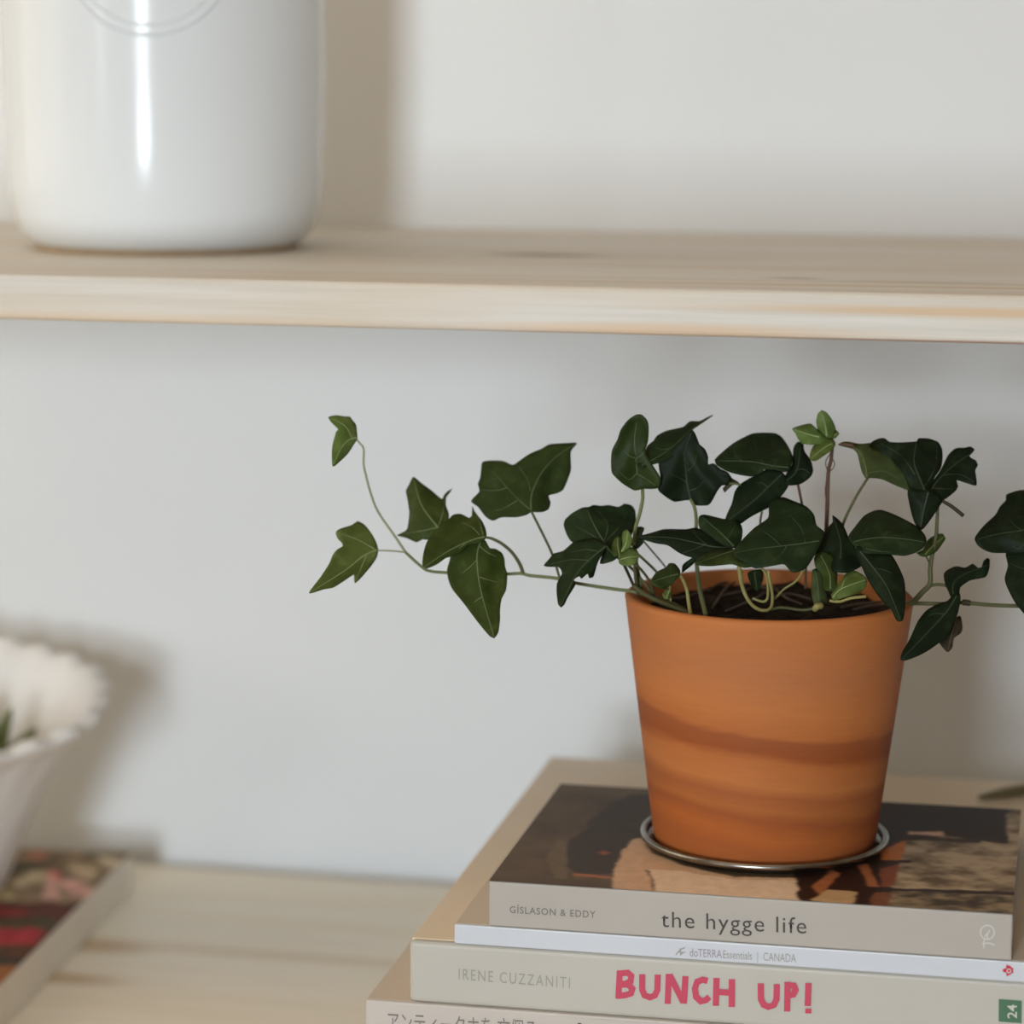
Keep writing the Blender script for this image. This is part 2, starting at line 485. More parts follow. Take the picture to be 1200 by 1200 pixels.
HP = lambda *pts: local_poly(hy, pts, z_h1)
hyg_layers = [
    (HP((690, 1030), (720, 960), (735, 925), (760, 930), (700, 985), (670, 1030)), srgb(96, 78, 58)),
    (HP((640, 1005), (655, 985), (665, 985), (664, 1030), (650, 1030)), srgb(100, 84, 64)),
    (HP((668, 1020), (664, 1000), (668, 985), (688, 972), (690, 962), (702, 954), (716, 942), (738, 932), (800, 928), (800, 1000), (735, 992), (722, 1006), (718, 1024), (676, 1025)), srgb(56, 45, 36)),
    (HP((671, 1024), (717, 1027), (717, 1030), (671, 1027)), srgb(150, 92, 66)),
    (HP((698, 1000), (706, 997), (714, 1000), (706, 1003)), srgb(130, 76, 50)),
    (HP((716, 1060), (720, 1018), (728, 998), (742, 984), (752, 982), (764, 1000), (800, 1015), (860, 1028), (950, 1030), (952, 1070)), srgb(190, 156, 128)),
    (HP((757, 1019), (800, 1022), (860, 1031), (940, 1033), (946, 1070), (768, 1060), (766, 1036)), srgb(208, 186, 164)),
    (HP((757, 1020), (763, 1034), (767, 1060), (769, 1060), (766, 1034), (760, 1020)), srgb(90, 58, 40)),
    (HP((900, 940), (1200, 940), (1195, 990), (1060, 985), (1045, 1080), (938, 1070), (935, 1035)), srgb(44, 28, 23)),
    (HP((950, 1040), (975, 1020), (985, 1024), (962, 1050)), srgb(150, 92, 60)),
    (HP((952, 1056), (970, 1043), (1004, 1046), (998, 1064)), srgb(176, 146, 112)),
    (HP((1004, 1015), (1016, 1012), (1030, 1040), (1018, 1040)), srgb(150, 92, 58)),
    (HP((1030, 1018), (1062, 1012), (1050, 1040), (1034, 1040)), srgb(120, 62, 34)),
    (HP((1034, 996), (1064, 984), (1068, 1008), (1036, 1009)), srgb(176, 100, 46)),
    (HP((1020, 1046), (1050, 1046), (1040, 1075), (1022, 1070)), srgb(110, 66, 44)),
    (HP((1062, 986), (1110, 980), (1180, 990), (1180, 950), (1240, 945), (1240, 1060), (1046, 1042), (1058, 1005)), 'stone'),
    (HP((1066, 970), (1104, 970), (1108, 980), (1064, 978)), srgb(196, 156, 132)),
    (HP((1060, 981), (1150, 984), (1150, 988), (1060, 985)), srgb(52, 36, 28)),
    (HP((1036, 1009), (1070, 1008), (1068, 1012), (1036, 1012)), srgb(46, 26, 18)),
    (HP((1000, 1039), (1240, 1048), (1240, 1052), (1000, 1043)), srgb(44, 28, 20)),
    (HP((1044, 1044), (1240, 1053), (1240, 1090), (1038, 1080)), 'stone2'),
    (HP((1060, 945), (1188, 948), (1150, 975), (1040, 975)), srgb(38, 29, 26)),
]
def hyg_col(x, y):
    n1 = fbm(x, y, 40); n2 = fbm(x + 3, y, 220)
    base = srgb(84, 68, 50)
    k = 1 + 0.35 * n1
    col = [base[i] * k for i in range(3)]
    jx, jy = x + 0.0012 * fbm(x, y, 90), y + 0.0012 * fbm(x, y + 2, 90)
    for P, c in hyg_layers:
        if in_poly(jx, jy, P):
            if c == 'stone':
                s = 0.55 + 0.9 * fbm(x, y * 1.15, 75) + 0.25 * fbm(x, y, 320)
                a, b = srgb(172, 152, 126), srgb(92, 74, 54)
                s = min(max(s, 0), 1)
                col = [b[i] + (a[i] - b[i]) * s for i in range(3)]
            elif c == 'stone2':
                s = min(max(0.45 + 0.9 * fbm(x, y * 1.2, 130), 0), 1)
                a, b = srgb(140, 120, 94), srgb(58, 46, 34)
                col = [b[i] + (a[i] - b[i]) * s for i in range(3)]
            else:
                col = [c[i] * (1 + 0.12 * n2) for i in range(3)]
    return (col[0] * 1.35, col[1] * 1.35, col[2] * 1.3, 1)
printed_sheet('cover_photo', hy, 0.2203, 0.1659, z_h1 - z_h0 + 0.00025, 0.0007, hyg_col)

# ------------------------------------------------------------------ lettering on the spines
def ink(name, c, rough=0.5):
    return m_mottled(name, tuple(x * 0.92 for x in c[:3]) + (1,), c, 300, rough, 0.3, 0)
M_inkdark = ink('dark_ink', (0.06, 0.05, 0.04, 1))
M_inkgrey = ink('grey_ink', (0.19, 0.17, 0.145, 1))
M_inkpale = ink('pale_grey_ink', (0.335, 0.32, 0.275, 1))
M_inkpink = ink('pink_ink', (0.54, 0.058, 0.105, 1))
M_inkwhite = ink('pale_ink', (0.60, 0.58, 0.53, 1))
M_inkred = ink('red_ink', (0.55, 0.02, 0.05, 1))
M_inkgreen = ink('green_ink', (0.07, 0.16, 0.085, 1))
M_inkmauve = ink('mauve_ink', (0.32, 0.255, 0.29, 1))

class Spine:
    """the front plane of a book's spine: pixel measured marks become local points on it"""
    def __init__(self, b, lift=0.0002):
        self.b = b
        self.mw = Matrix.Translation(b.location) @ Matrix.Rotation(b.rotation_euler.z, 4, 'Z')
        self.inv = self.mw.inverted()
        self.n = (self.mw.to_3x3() @ Vector((0, -1, 0)))
        self.p0 = self.mw @ Vector((0, 0, 0))
        self.lift = lift
    def pt(self, x, y, lift=None):
        r = ray(x, y)
        t = (self.p0 - EYE).dot(self.n) / r.dot(self.n)
        p = self.inv @ (EYE + r * t)
        p.y = -(self.lift if lift is None else lift)
        return p
def strokes(name, sp, lines, wpx, mat, conv=lambda p: p, lift=None, endcap=0.0):
    verts, faces = [], []
    for ln in lines:
        pts = [Vector(conv(p)) for p in ln]
        L = []
        for i, p in enumerate(pts):
            a = (pts[i] - pts[i - 1]).normalized() if i > 0 else None
            b = (pts[i + 1] - pts[i]).normalized() if i < len(pts) - 1 else None
            if a is None: a = b
            if b is None: b = a
            t = (a + b).normalized()
            nrm = Vector((-t.y, t.x)) * (wpx / 2 / max(0.5, t.dot(a)))
            L.append((p + nrm, p - nrm))
        base = len(verts)
        lf = (sp.lift if lift is None else lift) + 0.00004 * lines.index(ln)
        for q1, q2 in L:
            verts.append(sp.pt(q1.x, q1.y, lf)); verts.append(sp.pt(q2.x, q2.y, lf))
        for i in range(len(L) - 1):
            k = base + 2 * i
            faces.append((k, k + 1, k + 3, k + 2))
    return from_py(name, verts, faces, mat, sp.b)
def fill(name, sp, poly, mat, lift=None):
    verts = [sp.pt(x, y, lift) for x, y in poly]
    return from_py(name, verts, [tuple(range(len(verts)))], mat, sp.b)
def lettering(name, sp, text, pl, pr, cap_px, mat, spacing=1.0, rot=False, bold=0.0, base_at=0.0):
    """text whose baseline runs from pixel pl to pixel pr; cap_px = height of a capital in pixels"""
    cu = bpy.data.curves.new(name + '_curve', 'FONT')
    cu.body = text
    cu.space_character = spacing
    cu.offset = bold
    cu.resolution_u = 4
    tmp = bpy.data.objects.new(name + '_tmp', cu)
    COL.objects.link(tmp)
    bpy.context.view_layer.update()
    me = bpy.data.meshes.new_from_object(tmp.evaluated_get(bpy.context.evaluated_depsgraph_get()))
    bpy.data.objects.remove(tmp, do_unlink=True)
    xs = [v.co.x for v in me.vertices]
    a, b = sp.pt(*pl), sp.pt(*pr)
    ax = b - a; ax.y = 0
    wdt = max(xs) - min(xs)
    ux = ax / wdt
    up = Vector((-ax.z, 0, ax.x)).normalized()
    hpx = (sp.pt(pl[0], pl[1] - 10) - a).length / 10
    sc = cap_px * hpx / 0.73
    x0 = min(xs)
    for v in me.vertices:
        p = a + ux * (v.co.x - x0) + up * (v.co.y * sc)
        v.co = Vector((p.x, -sp.lift, p.z))
    me.materials.clear()
    o = link(name, me, mat, sp.b)
    return o
s_h, s_w, s_b, s_j = Spine(hy), Spine(wh), Spine(bu), Spine(jp)
lettering('author_lettering', s_h, 'GÍSLASON & EDDY', (597.5, 1069.5), (698, 1075.5), 8.2, M_inkgrey, 1.15, bold=0.012)
lettering('title_lettering', s_h, 'the hygge life', (775, 1086), (945, 1094), 19.5, M_inkdark, 1.12, bold=-0.002)
Z4 = lambda p: (1120 + p[0] / 8.575, 1060 + p[1] / 8.575)
ring_pts = [(318 + 70 * math.cos(t * math.pi / 12), 278 + 70 * math.sin(t * math.pi / 12)) for t in range(25)]
strokes('publisher_mark', s_h, [ring_pts, [(290, 320), (318, 290), (345, 255)], [(318, 350), (318, 290)], [(262, 395), (300, 388), (340, 385), (395, 408)], [(285, 345), (282, 440)]], 1.5, M_inkwhite, Z4)
lettering('author_lettering', s_b, 'IRENE CUZZANITI', (537.5, 1147.5), (668, 1158), 13.5, M_inkpale, 1.25)
Z2 = lambda p: (700 + p[0] / 4.615, 1060 + p[1] / 4.615)
strokes('title_lettering', s_b, [
    [(122, 356), (114, 508)], [(122, 372), (165, 368), (184, 385), (180, 415), (150, 428), (120, 428)], [(118, 432), (168, 432), (190, 455), (182, 480), (150, 490), (104, 494)],
    [(243, 376), (243, 460), (256, 490), (285, 501), (312, 490), (325, 460), (327, 378)],
    [(381, 536), (387, 374)], [(390, 378), (466, 528)], [(468, 534), (477, 386)],
    [(597, 412), (570, 405), (541, 416), (528, 452), (534, 497), (560, 522), (588, 515), (606, 498)],
    [(645, 396), (641, 546)], [(645, 470), (728, 476)], [(728, 402), (727, 552)],
    [(884, 424), (885, 510), (900, 540), (925, 551), (955, 541), (969, 510), (971, 428)],
    [(1029, 416), (1027, 576)], [(1030, 434), (1062, 437), (1072, 460), (1060, 484), (1030, 490)],
    [(1142, 422), (1138, 546)], [(1142, 560), (1141, 586)]], 7.2, M_inkpink, Z2)
fill('number_label', s_b, [(1170.5, 1170.5), (1197.6, 1172.5), (1197.2, 1199), (1170.2, 1197)], M_inkgreen, 0.0002)
def turned(name, sp, text, px_base, cap_w, y0, y1, mat):
    """lettering that reads upwards: baseline on the right, letter tops to the left"""
    cu = bpy.data.curves.new(name + '_curve', 'FONT'); cu.body = text; cu.offset = 0.01; cu.resolution_u = 4
    tmp = bpy.data.objects.new(name + '_tmp', cu); COL.objects.link(tmp)
    bpy.context.view_layer.update()
    me = bpy.data.meshes.new_from_object(tmp.evaluated_get(bpy.context.evaluated_depsgraph_get()))
    bpy.data.objects.remove(tmp, do_unlink=True)
    xs = [v.co.x for v in me.vertices]; x0 = min(xs); wd = max(xs) - x0
    for v in me.vertices:
        t = (v.co.x - x0) / wd
        v.co = sp.pt(px_base - v.co.y / 0.73 * cap_w, y0 + (y1 - y0) * t, 0.0004)
    me.materials.clear()
    return link(name, me, mat, sp.b)
turned('number_lettering', s_b, '24', 1191.5, 11.5, 1193, 1177, M_inkwhite)
lettering('title_lettering', s_w, 'doTERRA', (808.5, 1120.5), (846, 1122.6), 10.0, M_inkmauve, 1.0)
lettering('title_lettering', s_w, 'Essentials  |  CANADA', (847.5, 1122.7), (933, 1127.6), 10.0, M_inkpale, 1.0)
strokes('leaf_mark', s_w, [[(792, 1119), (797, 1113), (803, 1110)], [(794, 1115), (800, 1116)], [(797, 1119), (803, 1115)], [(797, 1111), (798, 1119)]], 1.3, M_inkpale)
fill('maple_mark', s_w, [Z4(p) for p in [(468, 661), (486, 640), (508, 640), (505, 618), (518, 598), (530, 615), (548, 610), (556, 628), (580, 640), (574, 662), (582, 684), (558, 692), (548, 708), (532, 706), (518, 722), (507, 704), (508, 680), (486, 682)]], M_inkred)
strokes('maple_mark_ring', s_w, [[(535 + 19 * math.cos(t * math.pi / 8), 664 + 19 * math.sin(t * math.pi / 8)) for t in range(17)]], 1.3, M_inkwhite, Z4, 0.0004)
lettering('title_lettering', s_j, 'アンティークホを 文個る', (455, 1206.5), (628, 1217), 19, M_inkgrey, 1.0)
# paper band wrapped round the spine of the pale book
mwj = s_j
a = s_j.pt(655, 1190, 0.0)
TJ = z_b0 - G - z_j0
from_py('paper_band', [(a.x, -0.0003, 0.0005), (0.2985, -0.0003, 0.0005), (0.2985, -0.0003, TJ - 0.0012), (a.x + 0.001, -0.0003, TJ - 0.0012)], [(0, 1, 2, 3)], M_obi, jp)
s_j.lift = 0.0006
lettering('band_lettering', s_j, 'A i', (664, 1221), (717, 1224), 25, M_inkdark, 1.0)

# ------------------------------------------------------------------ flower-covered book at the left
LBT = TABLE + 0.025
lb = empty('coffee_table_book', (-0.5585, 1.265, TABLE))
p1 = Vector((-0.5590, 1.2746)); p2 = Vector((-0.5791, 1.5251))
ang = math.atan2(p2.y - p1.y, p2.x - p1.x)            # direction of the right-hand edge
lb.location = (p1.x - (p2.x - p1.x) * 0.15, p1.y - (p2.y - p1.y) * 0.15, TABLE)
lb.rotation_euler.z = ang
tag(lb, 'book with a pink and red flower cover lying under the white bowl', 'book')
LL, LW, LT = (p2 - p1).length * 1.15, 0.27, 0.025
box('spine', (0, -0.0, 0), (LL, 0.002, LT), M_edge, lb, 0.0009, 2)
box('front_cover', (0.0002, 0.0021, LT - 0.001), (LL - 0.0002, LW, LT), M_taupe, lb)
box('back_cover', (0.0002, 0.0021, 0.0001), (LL - 0.0002, LW, 0.001), M_taupe, lb)
box('pages', (0.003, 0.0022, 0.001), (LL - 0.003, LW - 0.003, LT - 0.001), M_pages, lb)
LP = lambda *pts: local_poly(lb, pts, LBT)
flo = [
    (LP((-200, 1060), (100, 1058), (110, 1200), (-200, 1300)), srgb(86, 44, 38)),
    (LP((-200, 1066), (38, 1064), (30, 1074), (-200, 1078)), srgb(128, 44, 44)),
    (LP((-200, 1080), (75, 1076), (60, 1090), (-200, 1096)), srgb(66, 66, 44)),
    (LP((-200, 1092), (55, 1087), (45, 1102), (30, 1110), (-200, 1108)), srgb(150, 44, 52)),
    (LP((-200, 1110), (50, 1108), (30, 1120), (-200, 1126)), srgb(76, 52, 34)),
    (LP((-200, 1126), (60, 1122), (40, 1132), (-200, 1134)), srgb(46, 46, 40)),
    (LP((-200, 1134), (60, 1130), (40, 1300), (-200, 1300)), srgb(134, 86, 44)),
    (LP((15, 1011), (80, 1010), (60, 1018), (14, 1022)), srgb(62, 58, 38)),
    (LP((100, 998), (140, 1003), (128, 1011), (100, 1006)), srgb(80, 72, 52)),
    (LP((33, 997), (60, 1000), (48, 1010), (34, 1006)), srgb(170, 112, 92)),
    (LP((10, 1036), (40, 1022), (52, 1024), (36, 1038), (20, 1041)), srgb(196, 176, 140)),
    (LP((-12, 1046), (8, 1042), (16, 1054), (0, 1056)), srgb(186, 166, 124)),
    (LP((52, 1030), (58, 1022), (70, 1030), (70, 1056), (54, 1056)), srgb(206, 160, 148)),
    (LP((58, 1022), (70, 1020), (73, 1030), (62, 1030)), srgb(196, 96, 90)),
    (LP((72, 1032), (84, 1030), (108, 1042), (104, 1052), (84, 1050)), srgb(208, 158, 146)),
    (LP((76, 1020), (92, 1014), (114, 1020), (116, 1028), (100, 1032)), srgb(196, 172, 138)),
    (LP((116, 1004), (124, 1000), (136, 1012), (132, 1018)), srgb(212, 194, 162)),
    (LP((142, 1010), (150, 999), (156, 999), (148, 1008)), srgb(70, 58, 40)),
    (LP((-120, 1030), (-60, 1012), (-40, 1036), (-90, 1050)), srgb(206, 160, 148)),
]
def flo_col(x, y):
    n = fbm(x, y, 60)
    base = srgb(128, 108, 82)
    col = [base[i] * (1 + 0.6 * n) for i in range(3)]
    jx, jy = x + 0.004 * fbm(x, y, 80), y + 0.004 * fbm(x, y + 2, 80)
    for P, c in flo:
        if in_poly(jx, jy, P):
            col = [c[i] * (1 + 0.5 * fbm(x + 1, y, 150)) for i in range(3)]
    return (max(col[0], 0) * 1.35, max(col[1], 0) * 1.3, max(col[2], 0) * 1.25, 1)
printed_sheet('cover_photo', lb, LL, LW, LT + 0.0003, 0.0016, flo_col)

# ------------------------------------------------------------------ fluted white bowl with a plant, on the flower book
M_bisque = m_mottled('white_bisque', (0.80, 0.76, 0.72, 1), (0.85, 0.82, 0.78, 1), 30, 0.5, 0.4, 0.1, 200)
BC = Vector((-0.6725, 1.4175, LBT + 0.0004))
bw = empty('planter_bowl', BC)
tag(bw, 'white fluted bowl with a scalloped rim on the flower covered book', 'bowl')
RIM, BH = 0.113, 0.117
def wob(a, j, r, z):
    t = max(0.0, z / BH)
    k = 0.013 * t * t * math.cos(26 * a) + 0.010 * t * math.cos(7 * a + 1)
    zz = z + (0.0018 * math.cos(26 * a + 0.4) + 0.013 * math.cos(a - 1.97)) * t ** 3
    return r * (1 + k), zz
bp = [(0.0, 0.0), (0.048, 0.0), (0.051, 0.002), (0.056, 0.012), (0.070, 0.045), (0.084, 0.072), (0.097, 0.094), (0.104, 0.103), (RIM, 0.110), (RIM + 0.003, 0.114), (RIM + 0.001, BH), (RIM - 0.006, BH + 0.001), (RIM - 0.011, BH - 0.003),
      (0.096, 0.106), (0.090, 0.097), (0.078, 0.072), (0.064, 0.045), (0.048, 0.014), (0.0, 0.010)]
lathe('bowl_body', bp, M_bisque, bw, 180, wob)
M_soil = m_mottled('dark_soil', (0.012, 0.008, 0.006, 1), (0.045, 0.03, 0.02, 1), 120, 0.95, 0.15, 0.6, 300, 0.002)
lathe('soil', [(0.0, 0.062), (0.03, 0.0625), (0.060, 0.060), (0.069, 0.058)], M_soil, bw, 48)
M_succ = m_mottled('olive_succulent', (0.10, 0.12, 0.035, 1), (0.16, 0.17, 0.05, 1), 40, 0.5, 0.4, 0)
for i in range(11):
    a = 2 * math.pi * i / 11 + 0.2
    el = 0.5 if i % 2 else 1.0
    d = Vector((math.cos(a) * math.cos(el), math.sin(a) * math.cos(el), math.sin(el)))
    p0 = Vector((0.022 + 0.012 * math.cos(a), 0.012 * math.sin(a), 0.060))
    tube('leaf', [p0, p0 + d * 0.018, p0 + d * 0.036 + Vector((0, 0, 0.003)), p0 + d * 0.050 + Vector((0, 0, 0.009))], [0.004, 0.0075, 0.006, 0.0008], M_succ, bw, 8)

# ------------------------------------------------------------------ small dark stem lying at the back of the stack
M_stemolive = m_mottled('dark_olive_stem', (0.16, 0.14, 0.07, 1), (0.22, 0.19, 0.10, 1), 60, 0.6, 0.3, 0)
zk = z_w0 - G + 0.0028
sa = onZ(1168, 906, zk); sb_ = onZ(1212, 880, zk)
sb_.y = min(sb_.y, 1.41)
tw = tube('plant_twig', [Vector((-0.063, 1.385, zk)), Vector((-0.050, 1.400, zk)), Vector((-0.034, 1.412, zk)), Vector((-0.018, 1.420, zk))], [0.0014, 0.0027, 0.0027, 0.0024], M_stemolive)
tag(tw, 'short dark olive twig lying on the kraft book behind the pot', 'twig')

# ------------------------------------------------------------------ metal dish under the pot
PC = Vector((-0.1488, 1.1854, 0))
DZ = HYG + 0.0003
M_metal = NT('dark_steel')
_n = M_metal.noise(90, 3, M_metal.mapping())
M_metal = M_metal.set(M_metal.ramp([(0.35, (0.23, 0.215, 0.19, 1)), (0.7, (0.36, 0.34, 0.30, 1))], _n.outputs[0]).outputs[0], 0.28, 1.0)
ds = empty('metal_dish', (PC.x, PC.y, DZ))
tag(ds, 'round dark metal dish with a rolled rim under the terracotta pot', 'dish')
lathe('plate', [(0.0, 0.0), (0.0505, 0.0), (0.0525, 0.0015), (0.0528, 0.003), (0.0515, 0.0028), (0.0498, 0.0012), (0.0, 0.0012)], M_metal, ds, 80)
lathe('rolled_rim', [(0.0542 + 0.0016 * math.cos(t * math.pi / 6), 0.0040 + 0.0016 * math.sin(t * math.pi / 6)) for t in range(12)], M_metal, ds, 96, closed=True)

# ------------------------------------------------------------------ potted ivy
iv = empty('potted_ivy', (PC.x, PC.y, DZ + 0.0013))
tag(iv, 'ivy plant with dark lobed leaves and trailing vines in a terracotta pot', 'potted plant')
PZ = DZ + 0.0013
PH = (E - 0.2258) - PZ
t = NT('terracotta')
tc = t.n('ShaderNodeTexCoord')
sx = t.n('ShaderNodeSeparateXYZ'); t.l(tc.outputs['Object'], sx.inputs[0])
nw = t.noise(14, 3, t.mapping((1, 1, 4)), 0.5, 0.4)
def mth(op, a, b):
    nd = t.n('ShaderNodeMath', operation=op)
    for i, v in ((0, a), (1, b)):
        if isinstance(v, (int, float)): nd.inputs[i].default_value = v
        else: t.l(v, nd.inputs[i])
    return nd.outputs[0]
v = mth('ADD', mth('ADD', mth('MULTIPLY', sx.outputs[2], 1 / PH), mth('MULTIPLY', sx.outputs[0], 0.95)), mth('MULTIPLY', mth('SUBTRACT', nw.outputs[0], 0.5), 0.14))
Lc, Md, Dk, Or = (0.478, 0.162, 0.045, 1), (0.423, 0.133, 0.034, 1), (0.285, 0.073, 0.018, 1), (0.451, 0.123, 0.026, 1)
r = t.ramp([(0.0, Or), (0.07, (0.386, 0.104, 0.026, 1)), (0.13, Or), (0.20, (0.331, 0.091, 0.025, 1)), (0.24, Md), (0.30, (0.350, 0.104, 0.030, 1)), (0.345, Lc), (0.43, Md), (0.475, Dk), (0.535, (0.294, 0.083, 0.024, 1)), (0.56, Md), (0.64, Lc), (0.8, (0.432, 0.154, 0.053, 1)), (1.0, Lc)], v)
nf = t.noise(1.0, 4, t.mapping((60, 60, 900)))
g = t.ramp([(0.3, (0.95, 0.94, 0.93, 1)), (0.65, (1, 1, 1, 1))], nf.outputs[0])
t.bump(nf.outputs[0], 0.03, 0.0004)
M_terra = t.set(t.mix(1.0, r.outputs[0], g.outputs[0], 'MULTIPLY'), 0.72, spec=0.25)
RT, RB = 0.0637, 0.0497
lathe('pot', [(0.0, 0.0), (RB - 0.002, 0.0), (RB, 0.0018), (RB + (RT - RB) * 0.5, PH * 0.5), (RT - 0.0003, PH - 0.003), (RT, PH - 0.0012), (RT - 0.0012, PH), (RT - 0.0042, PH), (RT - 0.0052, PH - 0.0012), (RT - 0.0075, PH - 0.03), (RB - 0.005, 0.006), (0.0, 0.006)], M_terra, iv, 128)
# lumpy soil
sv, sf = [], []
NR, NA = 16, 64
for j in range(NR + 1):
    rr = 0.0595 * j / NR
    for i in range(NA):
        a = 2 * math.pi * i / NA
        x, y = rr * math.cos(a), rr * math.sin(a)
        z = PH - 0.0085 + 0.0035 * noise.fractal(Vector((x * 120, y * 120, 1)), 0.8, 2, 4) - 0.001 * (j / NR) ** 4 + 0.003 * max(0, y / 0.0595) ** 2
        rr2 = min(rr, 0.0577)
        sv.append((rr2 * math.cos(a), rr2 * math.sin(a), z))
for j in range(NR):
    for i in range(NA):
        i2 = (i + 1) % NA
        sf.append((j * NA + i, j * NA + i2, (j + 1) * NA + i2, (j + 1) * NA + i))
from_py('soil', sv, sf, M_soil, iv, True)

# leaf materials: the plant's old leaves are dark, the vine's younger ones paler
def m_leaf(name, c1, c2, rough=0.5, trans=0.12, spec=0.09):
    t = NT(name)
    v = t.mapping()
    n = t.noise(110, 4, v, 0.6)
    n2 = t.noise(260, 3, v)
    r = t.ramp([(0.28, tuple(x * 0.8 for x in c1[:3]) + (1,)), (0.5, c1), (0.72, c2)], n.outputs[0])
    t.bump(n2.outputs[0], 0.3, 0.0008)
    t.set(r.outputs[0], rough, spec=spec)
    tr = t.n('ShaderNodeBsdfTranslucent')
    t.l(t.mix(1.0, r.outputs[0], (1.6, 1.8, 0.9, 1), 'MULTIPLY'), tr.inputs[0])
    mx = t.n('ShaderNodeMixShader'); mx.inputs[0].default_value = trans
    t.l(t.b.outputs[0], mx.inputs[1]); t.l(tr.outputs[0], mx.inputs[2])
    t.l(mx.outputs[0], t.t.nodes['Material Output'].inputs[0])
    return t.mat
LM = {
    'dark': m_leaf('ivy_dark', (0.011, 0.018, 0.008, 1), (0.020, 0.031, 0.012, 1)),
    'deep': m_leaf('ivy_deep', (0.017, 0.030, 0.011, 1), (0.030, 0.048, 0.017, 1)),
    'mid': m_leaf('ivy_mid', (0.026, 0.042, 0.010, 1), (0.042, 0.060, 0.015, 1), 0.5, 0.12, 0.13),
    'vine': m_leaf('ivy_vine', (0.038, 0.056, 0.011, 1), (0.064, 0.086, 0.019, 1), 0.5, 0.12, 0.13),
    'pale': m_leaf('ivy_pale', (0.10, 0.14, 0.03, 1), (0.17, 0.21, 0.065, 1), 0.45, 0.2, 0.3),
    'young': m_leaf('ivy_young', (0.11, 0.165, 0.04, 1), (0.18, 0.235, 0.08, 1), 0.5, 0.2),
    'under': m_leaf('ivy_underside', (0.065, 0.085, 0.028, 1), (0.10, 0.12, 0.045, 1), 0.6, 0.2),
    'brown': m_leaf('ivy_withered', (0.05, 0.04, 0.025, 1), (0.11, 0.09, 0.06, 1), 0.7, 0.1),
}
def m_plain(name, c, rough=0.55):
    return m_mottled(name, tuple(x * 0.8 for x in c[:3]) + (1,), c, 90, rough, 0.3, 0)
VM = {
    'dark': m_plain('vein_dark', (0.036, 0.050, 0.024, 1)), 'deep': m_plain('vein_deep', (0.055, 0.074, 0.032, 1)),
    'mid': m_plain('vein_mid', (0.095, 0.12, 0.052, 1)), 'vine': m_plain('vein_vine', (0.155, 0.185, 0.080, 1)),
    'pale': m_plain('vein_pale', (0.27, 0.32, 0.13, 1)), 'young': m_plain('vein_young', (0.26, 0.33, 0.13, 1)),
    'under': m_plain('vein_under', (0.12, 0.14, 0.06, 1)), 'brown': m_plain('vein_brown', (0.12, 0.1, 0.06, 1)),
}
SM = {'green': m_plain('stem_green', (0.15, 0.17, 0.06, 1)), 'olive': m_plain('stem_olive', (0.09, 0.09, 0.035, 1)), 'pale': m_plain('stem_pale', (0.30, 0.31, 0.19, 1)),
      'brown': m_plain('stem_brown', (0.10, 0.05, 0.028, 1)), 'yellow': m_plain('stem_yellow', (0.30, 0.26, 0.085, 1)), 'dark': m_plain('stem_dark', (0.035, 0.028, 0.015, 1)),
      'root': m_plain('root_brown', (0.10, 0.07, 0.045, 1))}
IVI = Matrix.Translation(iv.location).inverted()

